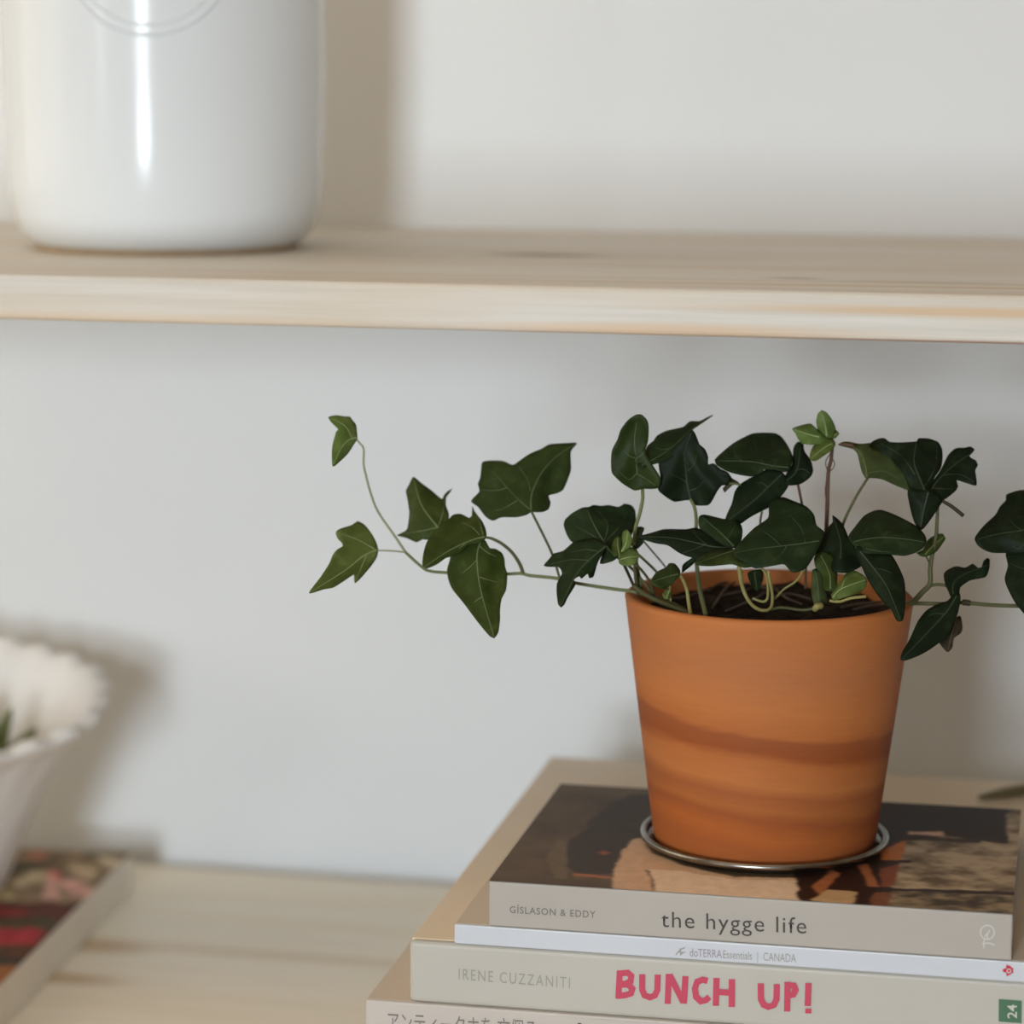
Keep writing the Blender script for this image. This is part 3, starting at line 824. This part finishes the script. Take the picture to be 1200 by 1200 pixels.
def seg_dist(p, a, b):
    d = b - a
    t = max(0.0, min(1.0, (p - a).dot(d) / max(d.length_squared, 1e-9)))
    return (p - (a + d * t)).length, t
def leaf(kind, d, pts, mid, veins=(), gx=0.0, gy=-0.00022, fold=0.0002, curl=0.0, grid=4.2, wave=1.5):
    """a leaf blade: outline and veins measured on the photo, set at its own distance d,
    turned by the slopes gx, gy, folded along its midrib and curled towards its tip"""
    P = [Vector(p) for p in pts]
    n = len(P)
    out = []
    for i in range(n):                                        # soften the outline, keep pointed tips
        p0, p1, p2, p3 = P[i - 1], P[i], P[(i + 1) % n], P[(i + 2) % n]
        k = max(1, min(4, int((p2 - p1).length / 3)))
        for s in range(k):
            tt = s / k
            T1, T2 = (p2 - p0) * 0.38, (p3 - p1) * 0.38
            lim = (p2 - p1).length
            if T1.length > lim: T1 *= lim / T1.length
            if T2.length > lim: T2 *= lim / T2.length
            h00, h10, h01, h11 = 2*tt**3-3*tt**2+1, tt**3-2*tt**2+tt, -2*tt**3+3*tt**2, tt**3-tt**2
            out.append(p1 * h00 + T1 * h10 + p2 * h01 + T2 * h11)
    M = [Vector(q) for q in mid]
    B = M[0]
    Ltot = (M[-1] - B).length + 1e-6
    ph = (B.x * 0.37 + B.y * 0.23) % 6.28
    axis = (M[-1] - B).normalized()
    def depth(p):
        ds_ = min(seg_dist(p, M[i], M[i + 1])[0] for i in range(len(M) - 1))
        q = p - B
        al = q.dot(axis) / Ltot
        ripple = wave * 0.0009 * math.sin(al * 7 + ph + ds_ * 0.12) * min(1, ds_ / 12)
        return d + gx * q.x + gy * q.y + fold * ds_ + curl * al * al + ripple
    xs = [p.x for p in out]; ys = [p.y for p in out]
    inner = []
    y = min(ys) + grid / 2; row = 0
    op = [(p.x, p.y) for p in out]
    while y < max(ys):
        x = min(xs) + (grid / 2 if row % 2 else 0)
        while x < max(xs):
            if in_poly(x, y, op):
                q = Vector((x, y))
                if min(seg_dist(q, out[i], out[(i + 1) % len(out)])[0] for i in range(len(out))) > grid * 0.45:
                    inner.append(q)
            x += grid
        y += grid * 0.87; row += 1
    no = len(out)
    res = delaunay_2d_cdt(out + inner, [(i, (i + 1) % no) for i in range(no)], [list(range(no))], 1, 1e-4)
    vv = [IVI @ at(p.x, p.y, depth(p)) for p in res[0]]
    o = from_py('leaf', vv, [tuple(f) for f in res[2]], LM[kind], iv, True)
    md = o.modifiers.new('thickness', 'SOLIDIFY'); md.thickness = 0.0005; md.offset = 0
    # veins: slim raised ribs on the face
    verts, faces = [], []
    for li, ln in enumerate([mid] + list(veins)):
        path = smooth_path([Vector(q) for q in ln], 5)
        L = len(path)
        w0, w1 = (0.95, 0.35) if li == 0 else (0.65, 0.25)
        base = len(verts)
        for i, p in enumerate(path):
            tn = (path[min(i + 1, L - 1)] - path[max(i - 1, 0)]).normalized()
            nm = Vector((-tn.y, tn.x)) * (w0 + (w1 - w0) * i / (L - 1))
            dd = depth(p)
            for q, lift in ((p + nm, 0.0003), (p, 0.00055), (p - nm, 0.0003)):
                verts.append(IVI @ at(q.x, q.y, dd - lift))
        for i in range(L - 1):
            k = base + 3 * i
            faces += [(k, k + 1, k + 4, k + 3), (k + 1, k + 2, k + 5, k + 4)]
    v_ = from_py('veins', verts, faces, VM[kind], o, True)
    return o
def stem(kind, pts, r0, r1=None, name='stem'):
    """pts = (px, py, distance)"""
    r1 = r0 if r1 is None else r1
    return tube(name, [IVI @ at(*p) for p in pts], [r0, r1], SM[kind], iv, 7, 4)

# --- the long vine to the left
D = 1.205
stem('pale', [(418, 515, D), (421, 519, D), (426, 526, D), (426, 544, D), (429, 558, D), (434, 577, D), (443, 600, D), (463, 629, D), (475, 647, D)], 0.00042, 0.00062)
stem('green', [(475, 647, D), (494, 664, D), (503, 669, D), (522, 671, D), (560, 673, D), (596, 672.5, D), (611, 672, D), (622, 674.5, D), (651, 677.5, D), (679, 684, D), (722, 690.5, D), (745, 694, D - .002), (790, 708, D - .005), (812, 722, D - .01)], 0.00065, 0.00085)
stem('pale', [(443, 645, D), (458, 645.5, D), (475, 647, D)], 0.0004, 0.0004)
stem('olive', [(570, 630, D - .004), (576, 631, D - .004), (588, 637, D - .003), (600, 647.5, D - .002), (609, 661, D), (613, 672, D)], 0.0006, 0.0009)
stem('olive', [(622.5, 599, D), (630, 614, D), (640, 634, D), (648, 652, D + .004), (656, 678, D)], 0.0006, 0.0006)
leaf('young', D, [(390, 546.5), (389, 526), (392.5, 511.5), (394, 506.5), (396.5, 503.5), (392.5, 499), (387, 493.5), (384.7, 489.2), (393.5, 487), (403.5, 488.3), (410, 488.8), (412.6, 492.5), (417, 498), (418, 506), (418.6, 514.5), (414.5, 521), (407, 532), (398, 541)],
     [(418, 513), (408, 516), (399, 527), (391, 544)], [[(412, 513), (405, 500), (388, 490)]], gx=0.00025, grid=3.2)
leaf('pale', D, [(362, 695), (375, 677), (386, 660), (390, 650), (395, 644), (402, 640), (401, 636), (396, 631), (393.5, 624), (398, 620), (412, 615.5), (419, 611), (428, 616), (435, 625), (440, 634), (443, 644), (441, 654), (430, 669), (416.5, 683.5), (415, 673), (410, 676), (392, 688), (380, 690.5)],
     [(442, 644), (425, 652), (405, 668), (364, 694)], [[(438, 643), (420, 633), (397, 624)], [(430, 649), (422, 668), (417, 681)]], gx=0.0002, fold=0.0002)
leaf('vine', D + .006, [(484.5, 559), (492.5, 565.5), (506, 575.5), (514, 582.5), (518, 585.5), (520.5, 580), (525, 575.5), (530, 572.5), (527, 577.5), (523, 582.5), (522.5, 592.5), (526, 602.5), (525, 615), (515, 622), (501, 632.5), (495, 632), (488, 635.5), (477.5, 631), (465, 627.5), (470, 625), (477.5, 620), (480, 601), (477.5, 584), (476, 575), (480, 567.5)],
     [(516, 621), (505, 608), (493, 590), (485, 562)], [[(512, 618), (495, 622), (470, 626)], [(514, 616), (519, 600), (521, 582)]], gx=-0.0001)
leaf('vine', D - .004, [(553.7, 593), (556, 599), (565, 611), (569, 620), (570, 630), (562, 636), (549, 638), (540, 647), (526, 653), (522.5, 654), (512.5, 661), (500, 666), (495, 663), (496, 650), (501, 634), (512.5, 620), (524, 611), (530, 604), (540, 602.5), (550, 607.5), (553, 605), (553.3, 599)],
     [(568, 629), (550, 634), (525, 646), (498, 664)], [[(562, 627), (553, 618), (540, 612)], [(566, 627), (562, 612), (555, 598)], [(545, 637), (538, 643)]], gy=-0.0003, fold=0.0002)
leaf('vine', D - .0015, [(569, 634), (574, 642.5), (580, 643), (587.5, 647.5), (591, 655), (592, 665), (594.5, 672.5), (593, 691), (588, 701), (586, 714), (586, 725), (584, 741), (579, 748), (574, 745.6), (560, 729), (544, 707.5), (530, 690), (525, 677.5), (524, 667.5), (527, 657.5), (530, 647.5), (550, 632.5), (560, 630.5)],
     [(564, 633), (559, 652), (563, 690), (579, 746)], [[(559, 656), (550, 665), (541, 672)], [(562, 676), (570, 679), (582, 682)], [(562, 640), (572, 648), (582, 652)], [(564, 700), (555, 706)]], gy=-0.0002, fold=0.00012)
leaf('mid', D, [(676, 519.5), (665, 519.5), (644, 521), (635, 526), (620, 532.5), (609, 540), (601, 545), (590, 540.6), (577.5, 540), (565.6, 541.5), (564, 550), (563, 560), (560, 567.5), (562, 575.6), (556, 582.5), (552, 588), (560, 594), (569, 605.5), (577.5, 610), (587.5, 606), (605, 606), (617.5, 603), (622.5, 600), (635, 600), (642.5, 597), (645, 589), (642.5, 581), (652.5, 578), (660, 574), (665, 562.5), (669, 550), (669, 529)],
     [(622.5, 598), (623, 580), (634, 555), (652, 535), (674, 520.5)], [[(621, 597), (608, 586), (594, 571), (576, 551)], [(622, 575), (617, 560), (608, 547)], [(594, 572), (580, 575), (564, 574)], [(606, 587), (590, 596), (580, 598)]], gy=-0.00025, fold=0.0002)

# --- the cluster over the left edge of the pot
D = 1.185
leaf('deep', D + .006, [(670, 635), (664, 626), (660.6, 616), (662.5, 609), (671, 601), (682.5, 595), (690, 594.4), (695, 592), (705, 593), (712.5, 592), (725, 594), (731, 590.6), (739, 592), (744, 597.5), (745, 611), (741, 625), (735, 637), (722, 655), (710, 660), (703, 660.6), (705, 652.5), (709, 641), (697.5, 636), (685, 638)],
     [(709, 637), (696, 615), (688, 597)], [[(704, 634), (692, 626), (675, 617)], [(708, 634), (712, 615), (700, 598)], [(710, 634), (725, 618), (735, 600)]], gy=-0.0003)
leaf('deep', D, [(711, 639), (697.5, 631), (685, 632.5), (672.5, 635.6), (660, 646), (649, 649), (644, 655), (637.5, 663), (645, 664), (654, 664), (657.5, 667.5), (659, 672.5), (653, 684), (652.5, 695), (654.4, 709), (657.5, 712), (661, 709), (665, 700), (674, 685), (672.5, 679), (679, 675), (681, 678), (689, 672), (690.6, 677.5), (695, 676), (700, 660), (705, 651)],
     [(710, 640), (692, 655), (675, 674), (657.5, 710)], [[(700, 646), (685, 644), (668, 648)], [(690, 657), (670, 656), (645, 661)]], gy=-0.0002, fold=0.0004)
stem('olive', [(710, 640, D + .001), (722, 652, D + .01), (742, 668, D + .015), (760, 690, 1.20), (768, 706, 1.195)], 0.0006)
leaf('young', D - .002, [(727.5, 647.5), (730, 639), (729, 629), (731, 622.5), (735, 620.6), (740, 627.5), (741, 634), (739, 641), (734, 644)], [(729, 646), (734, 636), (735.5, 623)], grid=3, gx=-0.0002)
leaf('young', D - .003, [(725, 655), (727, 648), (736, 641), (746, 645), (749, 651), (746, 659), (739, 663), (730, 662.5), (725, 659)], [(727, 656), (737, 653), (748, 652)], grid=3, gy=-0.0005)
leaf('vine', D + .001, [(719, 634), (724, 628), (729, 630), (729, 640), (726, 650), (721, 652.5), (716, 647.5)], [(726, 650), (724, 640), (724, 630)], grid=3)
leaf('deep', D + .012, [(742.5, 626), (747.5, 617.5), (755, 619), (752.5, 626), (755, 634), (751, 640), (745, 644), (740, 640)], [(742, 642), (747, 632), (752, 620)], grid=3.2)
stem('dark', [(731, 661, D), (737, 674, D + .01), (743, 687, 1.20), (749, 696, 1.20)], 0.0007)
stem('olive', [(744, 660, D), (745, 674, D + .01), (747, 692, 1.205)], 0.0009)
stem('olive', [(745, 661, D), (754, 671, D + .006), (762, 683, D + .01), (767, 702, 1.20)], 0.0006)
stem('green', [(748, 650, D), (760, 661, D + .01), (770, 671, 1.21), (786, 690, 1.215)], 0.0006)
stem('olive', [(754, 634, D + .012), (766, 648, 1.215), (780, 665, 1.225), (790, 684, 1.22)], 0.0004)
stem('olive', [(743, 686, 1.20), (755, 696, 1.195), (775, 706, 1.19), (800, 716, 1.18), (815, 725, 1.18)], 0.0010, 0.0013)

# --- upright leaves
D = 1.195
leaf('mid', D, [(746, 486), (752.5, 486.5), (759, 494), (760, 505), (759, 519), (756, 529), (760, 537.5), (767.5, 549), (774, 560), (772.5, 571), (765, 573), (752.5, 573), (744, 575), (730, 567), (717.5, 555), (716, 541), (717.5, 527.5), (724, 515), (727.5, 504), (736, 492.5)],
     [(747, 556), (745, 536), (743.5, 515), (746, 495)], [[(744.5, 537), (737, 534), (731, 528)], [(746, 537), (752, 533), (756, 528)], [(746, 555), (737, 562), (726, 553)], [(748, 556), (757, 561), (768, 569)]], gy=0.0001, fold=-0.0001)
leaf('deep', D - .004, [(835.6, 486.5), (827.5, 490), (820, 494), (809, 494), (801, 500.6), (791, 503), (780, 505.6), (770, 511), (766, 517), (759, 522.5), (755, 531), (747.5, 537.5), (747.5, 547.5), (752.5, 550), (760, 546), (771, 542.5), (782.5, 539), (792.5, 532.5), (795, 524), (801, 516), (811, 504), (820, 497.5)],
     [(752, 545), (772, 535), (790, 522), (812, 502), (833, 488)], [[(785, 526), (776, 527), (768, 524)]], gy=-0.0004, fold=0.0002)
leaf('dark', D + .006, [(812, 504), (816, 511), (820, 521), (826, 526), (830, 536), (830, 544), (836, 543), (845, 550), (854, 555), (854, 567.5), (846, 569), (841, 575), (835, 586), (830, 592), (815, 592), (809, 586), (790, 588), (785, 585.6), (771, 574), (774, 560), (772, 547.5), (772.5, 540), (786, 530), (795, 520), (805, 508)],
     [(809, 584), (805, 565), (803, 545), (802, 530), (810, 508)], [[(806, 552), (813, 544), (817, 532)], [(808, 575), (818, 571), (826, 562)], [(806, 566), (796, 560), (786, 555)]], gy=0.00008, fold=-0.00008)
leaf('brown', D + .005, [(853, 554), (858, 561), (866, 566), (858, 569), (849, 577), (847, 573), (852, 566)], [(865, 567), (857, 566), (849, 575)], grid=3)
stem('green', [(752.5, 570, D + .002), (753, 585, D), (749, 604, D), (744, 622, D), (744, 645, D + .004), (747, 668, 1.20), (752, 692, 1.205)], 0.0008, 0.0009)
stem('green', [(809, 585, D + .006), (814, 595, D + .005), (816, 612, D + .008), (815, 640, D + .01), (816.5, 662, D + .01), (820, 690, D), (827, 721, 1.175)], 0.0007, 0.0011)
leaf('deep', D, [(837.5, 539), (841, 535), (859, 520), (880, 509), (892.5, 507.5), (907.5, 508), (916, 512.5), (924, 524), (929, 536), (926, 549), (920, 553), (907.5, 550), (895, 550), (892, 554), (880, 558), (862.5, 555), (850, 551), (839, 544)],
     [(924, 548), (905, 546), (880, 541), (842, 540)], [[(895, 544), (888, 532), (884, 515)], [(908, 546), (908, 530), (904, 514)], [(870, 541), (862, 534), (860, 526)]], gy=-0.0005, fold=0.00015)
leaf('dark', D + .004, [(892.5, 553), (880, 560), (867.5, 567.5), (861, 576), (857.5, 590), (852, 602.5), (850, 610), (854, 615), (867.5, 614), (879, 606), (889, 600.6), (900, 595), (910, 587.5), (917.5, 579), (924, 569), (922, 560), (914, 551), (902, 549)],
     [(916, 556), (900, 571), (882, 588), (852, 611)], [[(900, 571), (893, 566), (886, 566)]], gy=-0.0001)
leaf('dark', D + .004, [(935, 518), (941, 520), (942.5, 529), (950, 540), (952.5, 552.5), (949, 560), (937.5, 567.5), (925, 569), (920, 565), (921, 556), (928, 545), (930, 525)],
     [(922, 563), (934, 551), (938, 524)], [[(932, 551), (942, 550), (949, 555)]], gy=-0.0002)
stem('olive', [(893, 600, D + .01), (891, 612, D + .015), (891, 640, 1.22), (893, 680, 1.215)], 0.0005)
stem('brown', [(935, 568, D + .005), (938, 582, D + .006), (941, 600, D + .01), (944, 640, 1.21), (944, 690, 1.205)], 0.0006)
stem('green', [(868, 568, D + .003), (861, 567, D + .004), (854, 566, D + .004)], 0.0005)

# --- low leaves over the soil
D = 1.17
leaf('dark', D + .012, [(746, 629), (755, 627), (766, 624), (779, 620.6), (804, 620.6), (815, 619), (832, 624), (850, 633), (860, 640), (850, 652), (836, 662), (818, 662), (815, 655), (802.5, 651), (794, 647), (782.5, 639), (770, 637), (759, 634)],
     [(858, 641), (838, 641), (815, 636), (785, 630), (750, 629)], [[(825, 639), (812, 644), (800, 648)], [(830, 640), (818, 630), (812, 622)]], gy=-0.0004)
leaf('deep', D + .008, [(819, 606), (825, 603.5), (837, 606), (849, 608.5), (860, 606), (867.5, 614), (870, 621), (869, 632.5), (863, 642), (850, 640), (835, 630), (820, 619)],
     [(860, 640), (845, 625), (824, 607)], [[(852, 632), (858, 622), (863, 613)]], gy=-0.0004)
leaf('mid', D - .002, [(815, 661), (822, 652), (832, 648), (845, 645), (860, 644), (872, 650), (884, 662), (872, 665), (858, 661), (845, 662), (830, 663)],
     [(864, 645), (848, 649), (820, 659)], [[(864, 646), (871, 655), (877, 662)]], gy=-0.0008)
leaf('deep', D + .02, [(799, 671), (800, 662.5), (806, 657.5), (814, 652.5), (816, 657.5), (807.5, 665), (801, 670)], [(800, 669), (806, 661), (814, 654)], grid=3)
leaf('mid', D + .004, [(764, 679), (769, 671), (781, 665), (784, 660.6), (791, 661), (797, 669), (796, 675), (789, 682.5), (780, 690), (774, 689), (765, 685)], [(795, 673), (782, 676), (766, 681)], [[(786, 675), (786, 668), (786, 662)]], gy=-0.0005, grid=3.4)
leaf('pale', D + .006, [(776, 697), (783, 690), (786, 696), (784, 703), (779, 702)], [(785, 691), (781, 700)], grid=2.8)
stem('yellow', [(797, 674, D + .006), (801, 681, D + .008), (805, 692, D + .01), (807, 706, D + .01), (809.5, 722, D + .005)], 0.0007, 0.0009)
stem('yellow', [(785, 684, D + .006), (786, 694, D + .01), (786, 704, D + .012)], 0.0005)
leaf('deep', D - .004, [(860, 645), (869, 634), (884, 619), (900, 607.5), (901, 592.5), (907.5, 586), (917.5, 583), (930, 587.5), (945, 594), (954, 604), (957, 616), (966, 624), (962, 636), (955, 650), (945, 665), (935, 670), (927.5, 670), (919, 661), (907.5, 662.5), (885, 666), (875, 660), (862, 653)],
     [(960, 634), (940, 637), (915, 640), (888, 643), (861, 648)], [[(944, 637), (938, 618), (918, 597)], [(915, 640), (905, 630), (893, 622)], [(922, 640), (915, 650), (905, 657)]], gy=-0.0004, fold=0.0001)
leaf('dark', D + .002, [(966, 624), (971, 617.5), (976, 612), (975.6, 604), (980, 607), (987.5, 615), (994, 629), (999, 636), (1006, 649), (1011, 662), (993, 671), (972, 668), (955, 651), (955, 636)],
     [(985, 655), (985, 635), (977, 607)], [], gy=-0.0003)
leaf('deep', D - .002, [(994, 630), (1001, 619), (1012.5, 605), (1024, 599), (1032.5, 598), (1045, 602), (1060, 609), (1075, 617.5), (1084, 627.5), (1085.6, 635), (1081, 642.5), (1072.5, 647.5), (1060, 651), (1045, 650), (1027.5, 649), (1012.5, 648), (1002.5, 641)],
     [(1000, 635), (1020, 631), (1040, 630), (1062, 632), (1083, 635)], [[(1006, 634), (1013, 624), (1018, 618)], [(1035, 630), (1045, 618), (1056, 612)], [(1014, 643), (1030, 646), (1044, 647)]], gy=-0.0005)
leaf('dark', D - .006, [(1004, 640), (1025, 647), (1042.5, 649), (1051, 661), (1059, 679), (1061, 699), (1060, 717.5), (1057.5, 727.5), (1051, 727.5), (1045, 715), (1039, 710), (1032, 702), (1025, 692), (1017, 680), (1011, 667), (1005, 652)],
     [(1008, 646), (1024, 666), (1038, 685), (1047, 705), (1055, 725)], [[(1024, 666), (1036, 668), (1046, 672)]], gy=-0.0002)
leaf('vine', D - .004, [(954, 654), (960, 647.5), (972.5, 648), (980, 660), (981, 670), (981, 680), (980, 693), (966, 691), (964, 675), (956, 665)], [(973, 690), (972, 672), (962, 651)], [], grid=3.4)
leaf('pale', D - .007, [(979, 690), (985, 680), (995, 669), (1004, 670), (1010, 673), (1015, 677.5), (1015, 687.5), (1006, 695), (990, 700), (977, 704), (974, 697)], [(976, 700), (986, 690), (1013, 680)], [[(986, 690), (990, 680), (996, 672)]], grid=3.4)
leaf('under', D + .002, [(952, 668), (960, 668), (966, 684), (970, 700), (966, 710), (956, 712), (951, 695)], [(960, 711), (959, 690), (956, 670)], grid=3.4)
stem('yellow', [(955, 714, D - .002), (957, 711, D - .004), (962, 710, D - .002)], 0.0014, 0.0016, 'bud')
stem('yellow', [(972, 704, D - .006), (984, 705, D - .006), (997, 701, D - .006), (1015, 699, D - .006)], 0.0006, 0.0007)
stem('olive', [(955, 713, D), (940, 715, D + .002), (915, 712, D + .006), (900, 716, D + .01)], 0.0007)
stem('yellow', [(866, 664, D + .006), (868, 678, D + .008), (870, 688, D + .01), (876, 702, D + .01), (885, 712, D + .006), (896, 715.5, D + .004), (904, 711, D + .006), (905, 696, D + .01), (902, 680, D + .014), (900, 668, D + .014)], 0.0010, 0.0006)
stem('yellow', [(892, 665, D + .018), (898, 674, D + .018), (900, 690, D + .014), (899, 702, D + .012), (893, 705, D + .012), (882, 701, D + .012)], 0.0006)
stem('yellow', [(941, 668, D + .01), (934, 680, D + .014), (918, 691, D + .016), (908, 702, D + .014)], 0.0005)
leaf('deep', D + .03, [(876, 672), (884, 668), (893, 668), (894, 680), (888, 693), (881, 687)], [(884, 670), (887, 690)], [], grid=3.2)
for (a, b, c) in [((835, 712), (850, 690), (862, 682)), ((842, 700), (856, 696), (880, 690)), ((905, 700), (925, 696), (950, 702)), ((850, 716), (880, 704), (905, 690)), ((905, 686), (920, 700), (940, 708)), ((880, 684), (905, 690), (930, 686)),
                  ((770, 700), (800, 700), (830, 690)), ((985, 712), (1005, 708), (1035, 705)), ((830, 692), (845, 684), (875, 680)), ((1000, 714), (1020, 710), (1040, 708))]:
    pp = []
    for (x, y) in (a, b, c):
        q = onZ(x, y, PZ + PH - 0.0055)
        pp.append(IVI @ q)
    tube('root', pp, [0.0005, 0.0007, 0.0004], SM['root'], iv, 6, 5)

# --- young shoot and the leaves right of it
D = 1.20
leaf('young', D, [(963, 480.5), (968, 483), (974, 490), (978, 498), (979, 504), (977, 511), (971, 519), (964, 512), (958, 502), (956.5, 493), (959, 484)], [(969, 511), (967, 497), (963, 483)], grid=3, gy=0.0001)
leaf('young', D - .002, [(928.5, 502.5), (940, 498.5), (950, 497), (957, 503), (969, 513), (966, 520), (950, 521), (940, 520), (935, 514), (932, 508)], [(960, 512), (947, 509), (930, 503)], grid=3, gy=-0.0003)
leaf('pale', D - .003, [(949, 532), (953, 523), (960, 516), (969, 512), (977, 516), (979, 522), (974, 528), (966, 534), (958, 539), (952, 540), (948.5, 537)], [(975, 520), (964, 526), (951, 537)], grid=3, gy=-0.0004)
leaf('pale', D + .001, [(978, 503), (983.5, 508.5), (980, 513), (975, 515), (973, 509)], [(974, 512), (982, 508)], grid=2.6)
stem('brown', [(975.5, 520, D), (974, 538, D), (971, 551, D), (970, 570, D), (969.5, 592, D), (968, 630, D + .004), (966, 690, 1.20)], 0.0008, 0.0010)
stem('brown', [(974, 530, D - .001), (968, 540, D - .001), (968.5, 548, D - .001), (971, 552, D - .001)], 0.00022, name='tendril')
stem('brown', [(974.5, 536, D - .001), (978, 543, D - .001), (976, 549, D - .001), (972, 553, D - .001)], 0.00022, name='tendril')
stem('brown', [(970, 556, D - .001), (967.5, 570, D - .001), (967.5, 582, D - .001), (969, 590, D - .001)], 0.00022, name='tendril')
D = 1.19
leaf('under', D, [(1000, 526), (1005, 532.5), (1009, 550), (1014, 560), (1022.5, 560), (1035, 562), (1050, 569), (1062.5, 574), (1071, 577), (1066, 564), (1056, 549), (1046, 536), (1030, 528), (1019, 524), (1020, 519.5), (1007.5, 520.6), (994, 518), (988, 518), (982, 521), (988, 523)],
     [(1016, 559), (1014, 545), (1006, 528), (985, 520.5)], [[(1016, 555), (1035, 552), (1055, 562)]], gy=-0.0002)
stem('brown', [(983, 521, D - .001), (990, 520.5, D - .001), (1000, 522.5, D - .001)], [0.0004, 0.0012][0], 0.0010, name='leaf_tip')
leaf('dark', D - .005, [(1018, 532), (1021, 519), (1031, 514), (1037.5, 514), (1042.5, 518), (1059, 518.5), (1074, 517.5), (1076, 514), (1087.5, 514), (1099, 518), (1104, 527.5), (1104, 540), (1102, 550), (1095, 560), (1087.5, 576), (1080, 578), (1067, 576), (1059, 556), (1047, 540), (1037, 535.5), (1027, 535)],
     [(1084, 575), (1076, 556), (1071, 540), (1074, 518)], [[(1082, 572), (1095, 550), (1098, 525)], [(1072, 556), (1056, 534), (1032, 520)]], gy=-0.0002)
leaf('dark', D - .008, [(1064, 574), (1080, 575), (1092, 574), (1104, 586), (1100, 594), (1090, 609), (1080, 621), (1072.5, 614), (1067.5, 597.5)], [(1088, 577), (1083, 596), (1079, 618)], [], gy=0.0)
leaf('dark', D - .004, [(1087.5, 577), (1092.5, 565), (1102.5, 551), (1111, 534), (1120, 525.6), (1131, 525), (1136, 523.5), (1142, 527), (1136, 535), (1144, 540), (1146, 545), (1143, 551), (1144, 560), (1144, 569), (1132.5, 566), (1120.6, 562.5), (1122.5, 570), (1120, 575), (1106, 586), (1097.5, 586), (1090, 582)],
     [(1089, 578), (1100, 562), (1118, 545), (1140, 530)], [[(1104, 557), (1125, 556), (1142, 565)], [(1094, 572), (1108, 573), (1118, 574)]], gy=-0.0003)
stem('dark', [(1098, 584, D - .004), (1106, 588, D - .004), (1116, 594, D - .004), (1129, 604.5, D - .004)], 0.0007, 0.0009, 'leaf_stalk')
stem('olive', [(1017, 560, D), (1008, 574, D), (1000, 588, D), (988, 614, D + .004), (980, 650, 1.20), (975, 690, 1.195)], 0.0006, 0.0007)
stem('olive', [(1099, 593, D - .002), (1098, 612, D - .001), (1097, 628, D), (1092.5, 650, D), (1090, 667, D), (1090, 684, D), (1081, 694, D), (1067, 707.5, D), (1045, 716, D - .004)], 0.0007, 0.0014)
leaf('vine', D - .003, [(1085, 636), (1091, 630), (1099, 626), (1105, 626), (1108, 631), (1102.5, 640), (1096, 647.5), (1085, 652.5), (1077.5, 651), (1074, 648), (1081, 645)], [(1084, 650), (1092, 641), (1106, 629)], [], grid=3.2)
stem('olive', [(1085, 652, D - .002), (1089, 660, D - .001), (1090, 668, D)], 0.0004)
stem('olive', [(1089, 687, D), (1094, 685.5, D), (1100, 685, D), (1109, 686.5, D), (1116, 694, D - .002)], 0.0007)
stem('olive', [(1052, 716, D - .004), (1066, 709, D), (1074, 707, D), (1105, 707.5, D), (1127, 706, D), (1162, 709, D), (1194, 710, D), (1230, 711, D + .004)], 0.0009, 0.0009)
stem('dark', [(1128, 706, D), (1132, 706, D), (1137, 707, D)], 0.0014, 0.0013, 'stem_node')
leaf('brown', D - .001, [(1125, 722), (1127.5, 736), (1125, 742.5), (1117.5, 748), (1115.6, 759), (1111, 764), (1106, 760.6), (1101, 753), (1106, 744), (1115, 728)], [(1121, 724), (1115, 744), (1111, 762)], [], grid=3.2, fold=0.0004)
leaf('dark', D - .006, [(1106, 672.5), (1112.5, 667), (1121, 664), (1131, 665.6), (1140, 661), (1146, 665.6), (1150, 665), (1152.5, 657.5), (1157, 654), (1160, 656), (1159, 667.5), (1155, 676), (1142.5, 679), (1135, 681), (1125, 689), (1124, 697.5), (1116, 702), (1111, 692.5), (1107, 682.5)],
     [(1118, 700), (1117, 685), (1128, 674), (1158, 662)], [], gy=-0.0003)
leaf('dark', D - .008, [(1124, 694), (1125.6, 702.5), (1122.5, 717.5), (1117.5, 730), (1111, 745), (1101, 753), (1087.5, 762.5), (1075, 769), (1061, 774), (1055, 772.5), (1057.5, 764), (1066, 749), (1075, 729), (1085, 716), (1097.5, 709), (1111, 704), (1116, 697.5)],
     [(1121, 698), (1110, 716), (1090, 738), (1072, 757), (1057, 772)], [[(1106, 720), (1096, 719), (1088, 722)]], gy=-0.0002, fold=0.00015)
leaf('dark', D - .002, [(1142, 632), (1145, 626), (1154, 615), (1166, 604), (1171.6, 594), (1179, 586), (1179, 580), (1191.6, 575.5), (1203, 575), (1222, 583), (1236, 602), (1238, 625), (1222, 642), (1200, 649), (1178, 648), (1163, 647.5), (1153, 644), (1146, 639)],
     [(1215, 618), (1195, 622), (1168, 626), (1146, 632)], [[(1196, 621), (1187, 614), (1182, 605)], [(1210, 619), (1204, 600), (1196, 582)], [(1208, 624), (1195, 643), (1186, 639)]], gy=-0.0003)
leaf('dark', D - .006, [(1179, 648), (1181, 662.5), (1177.5, 677.5), (1180, 687.5), (1189, 705), (1200, 719), (1212, 731), (1222, 715), (1233, 690), (1236, 665), (1222, 650), (1198, 646)],
     [(1206, 650), (1204, 685), (1211, 728)], [[(1204, 668), (1192, 664), (1184, 660)]], gy=-0.0002)
stem('olive', [(1212, 640, D), (1222, 670, D + .002), (1226, 711, D + .004)], 0.0008)
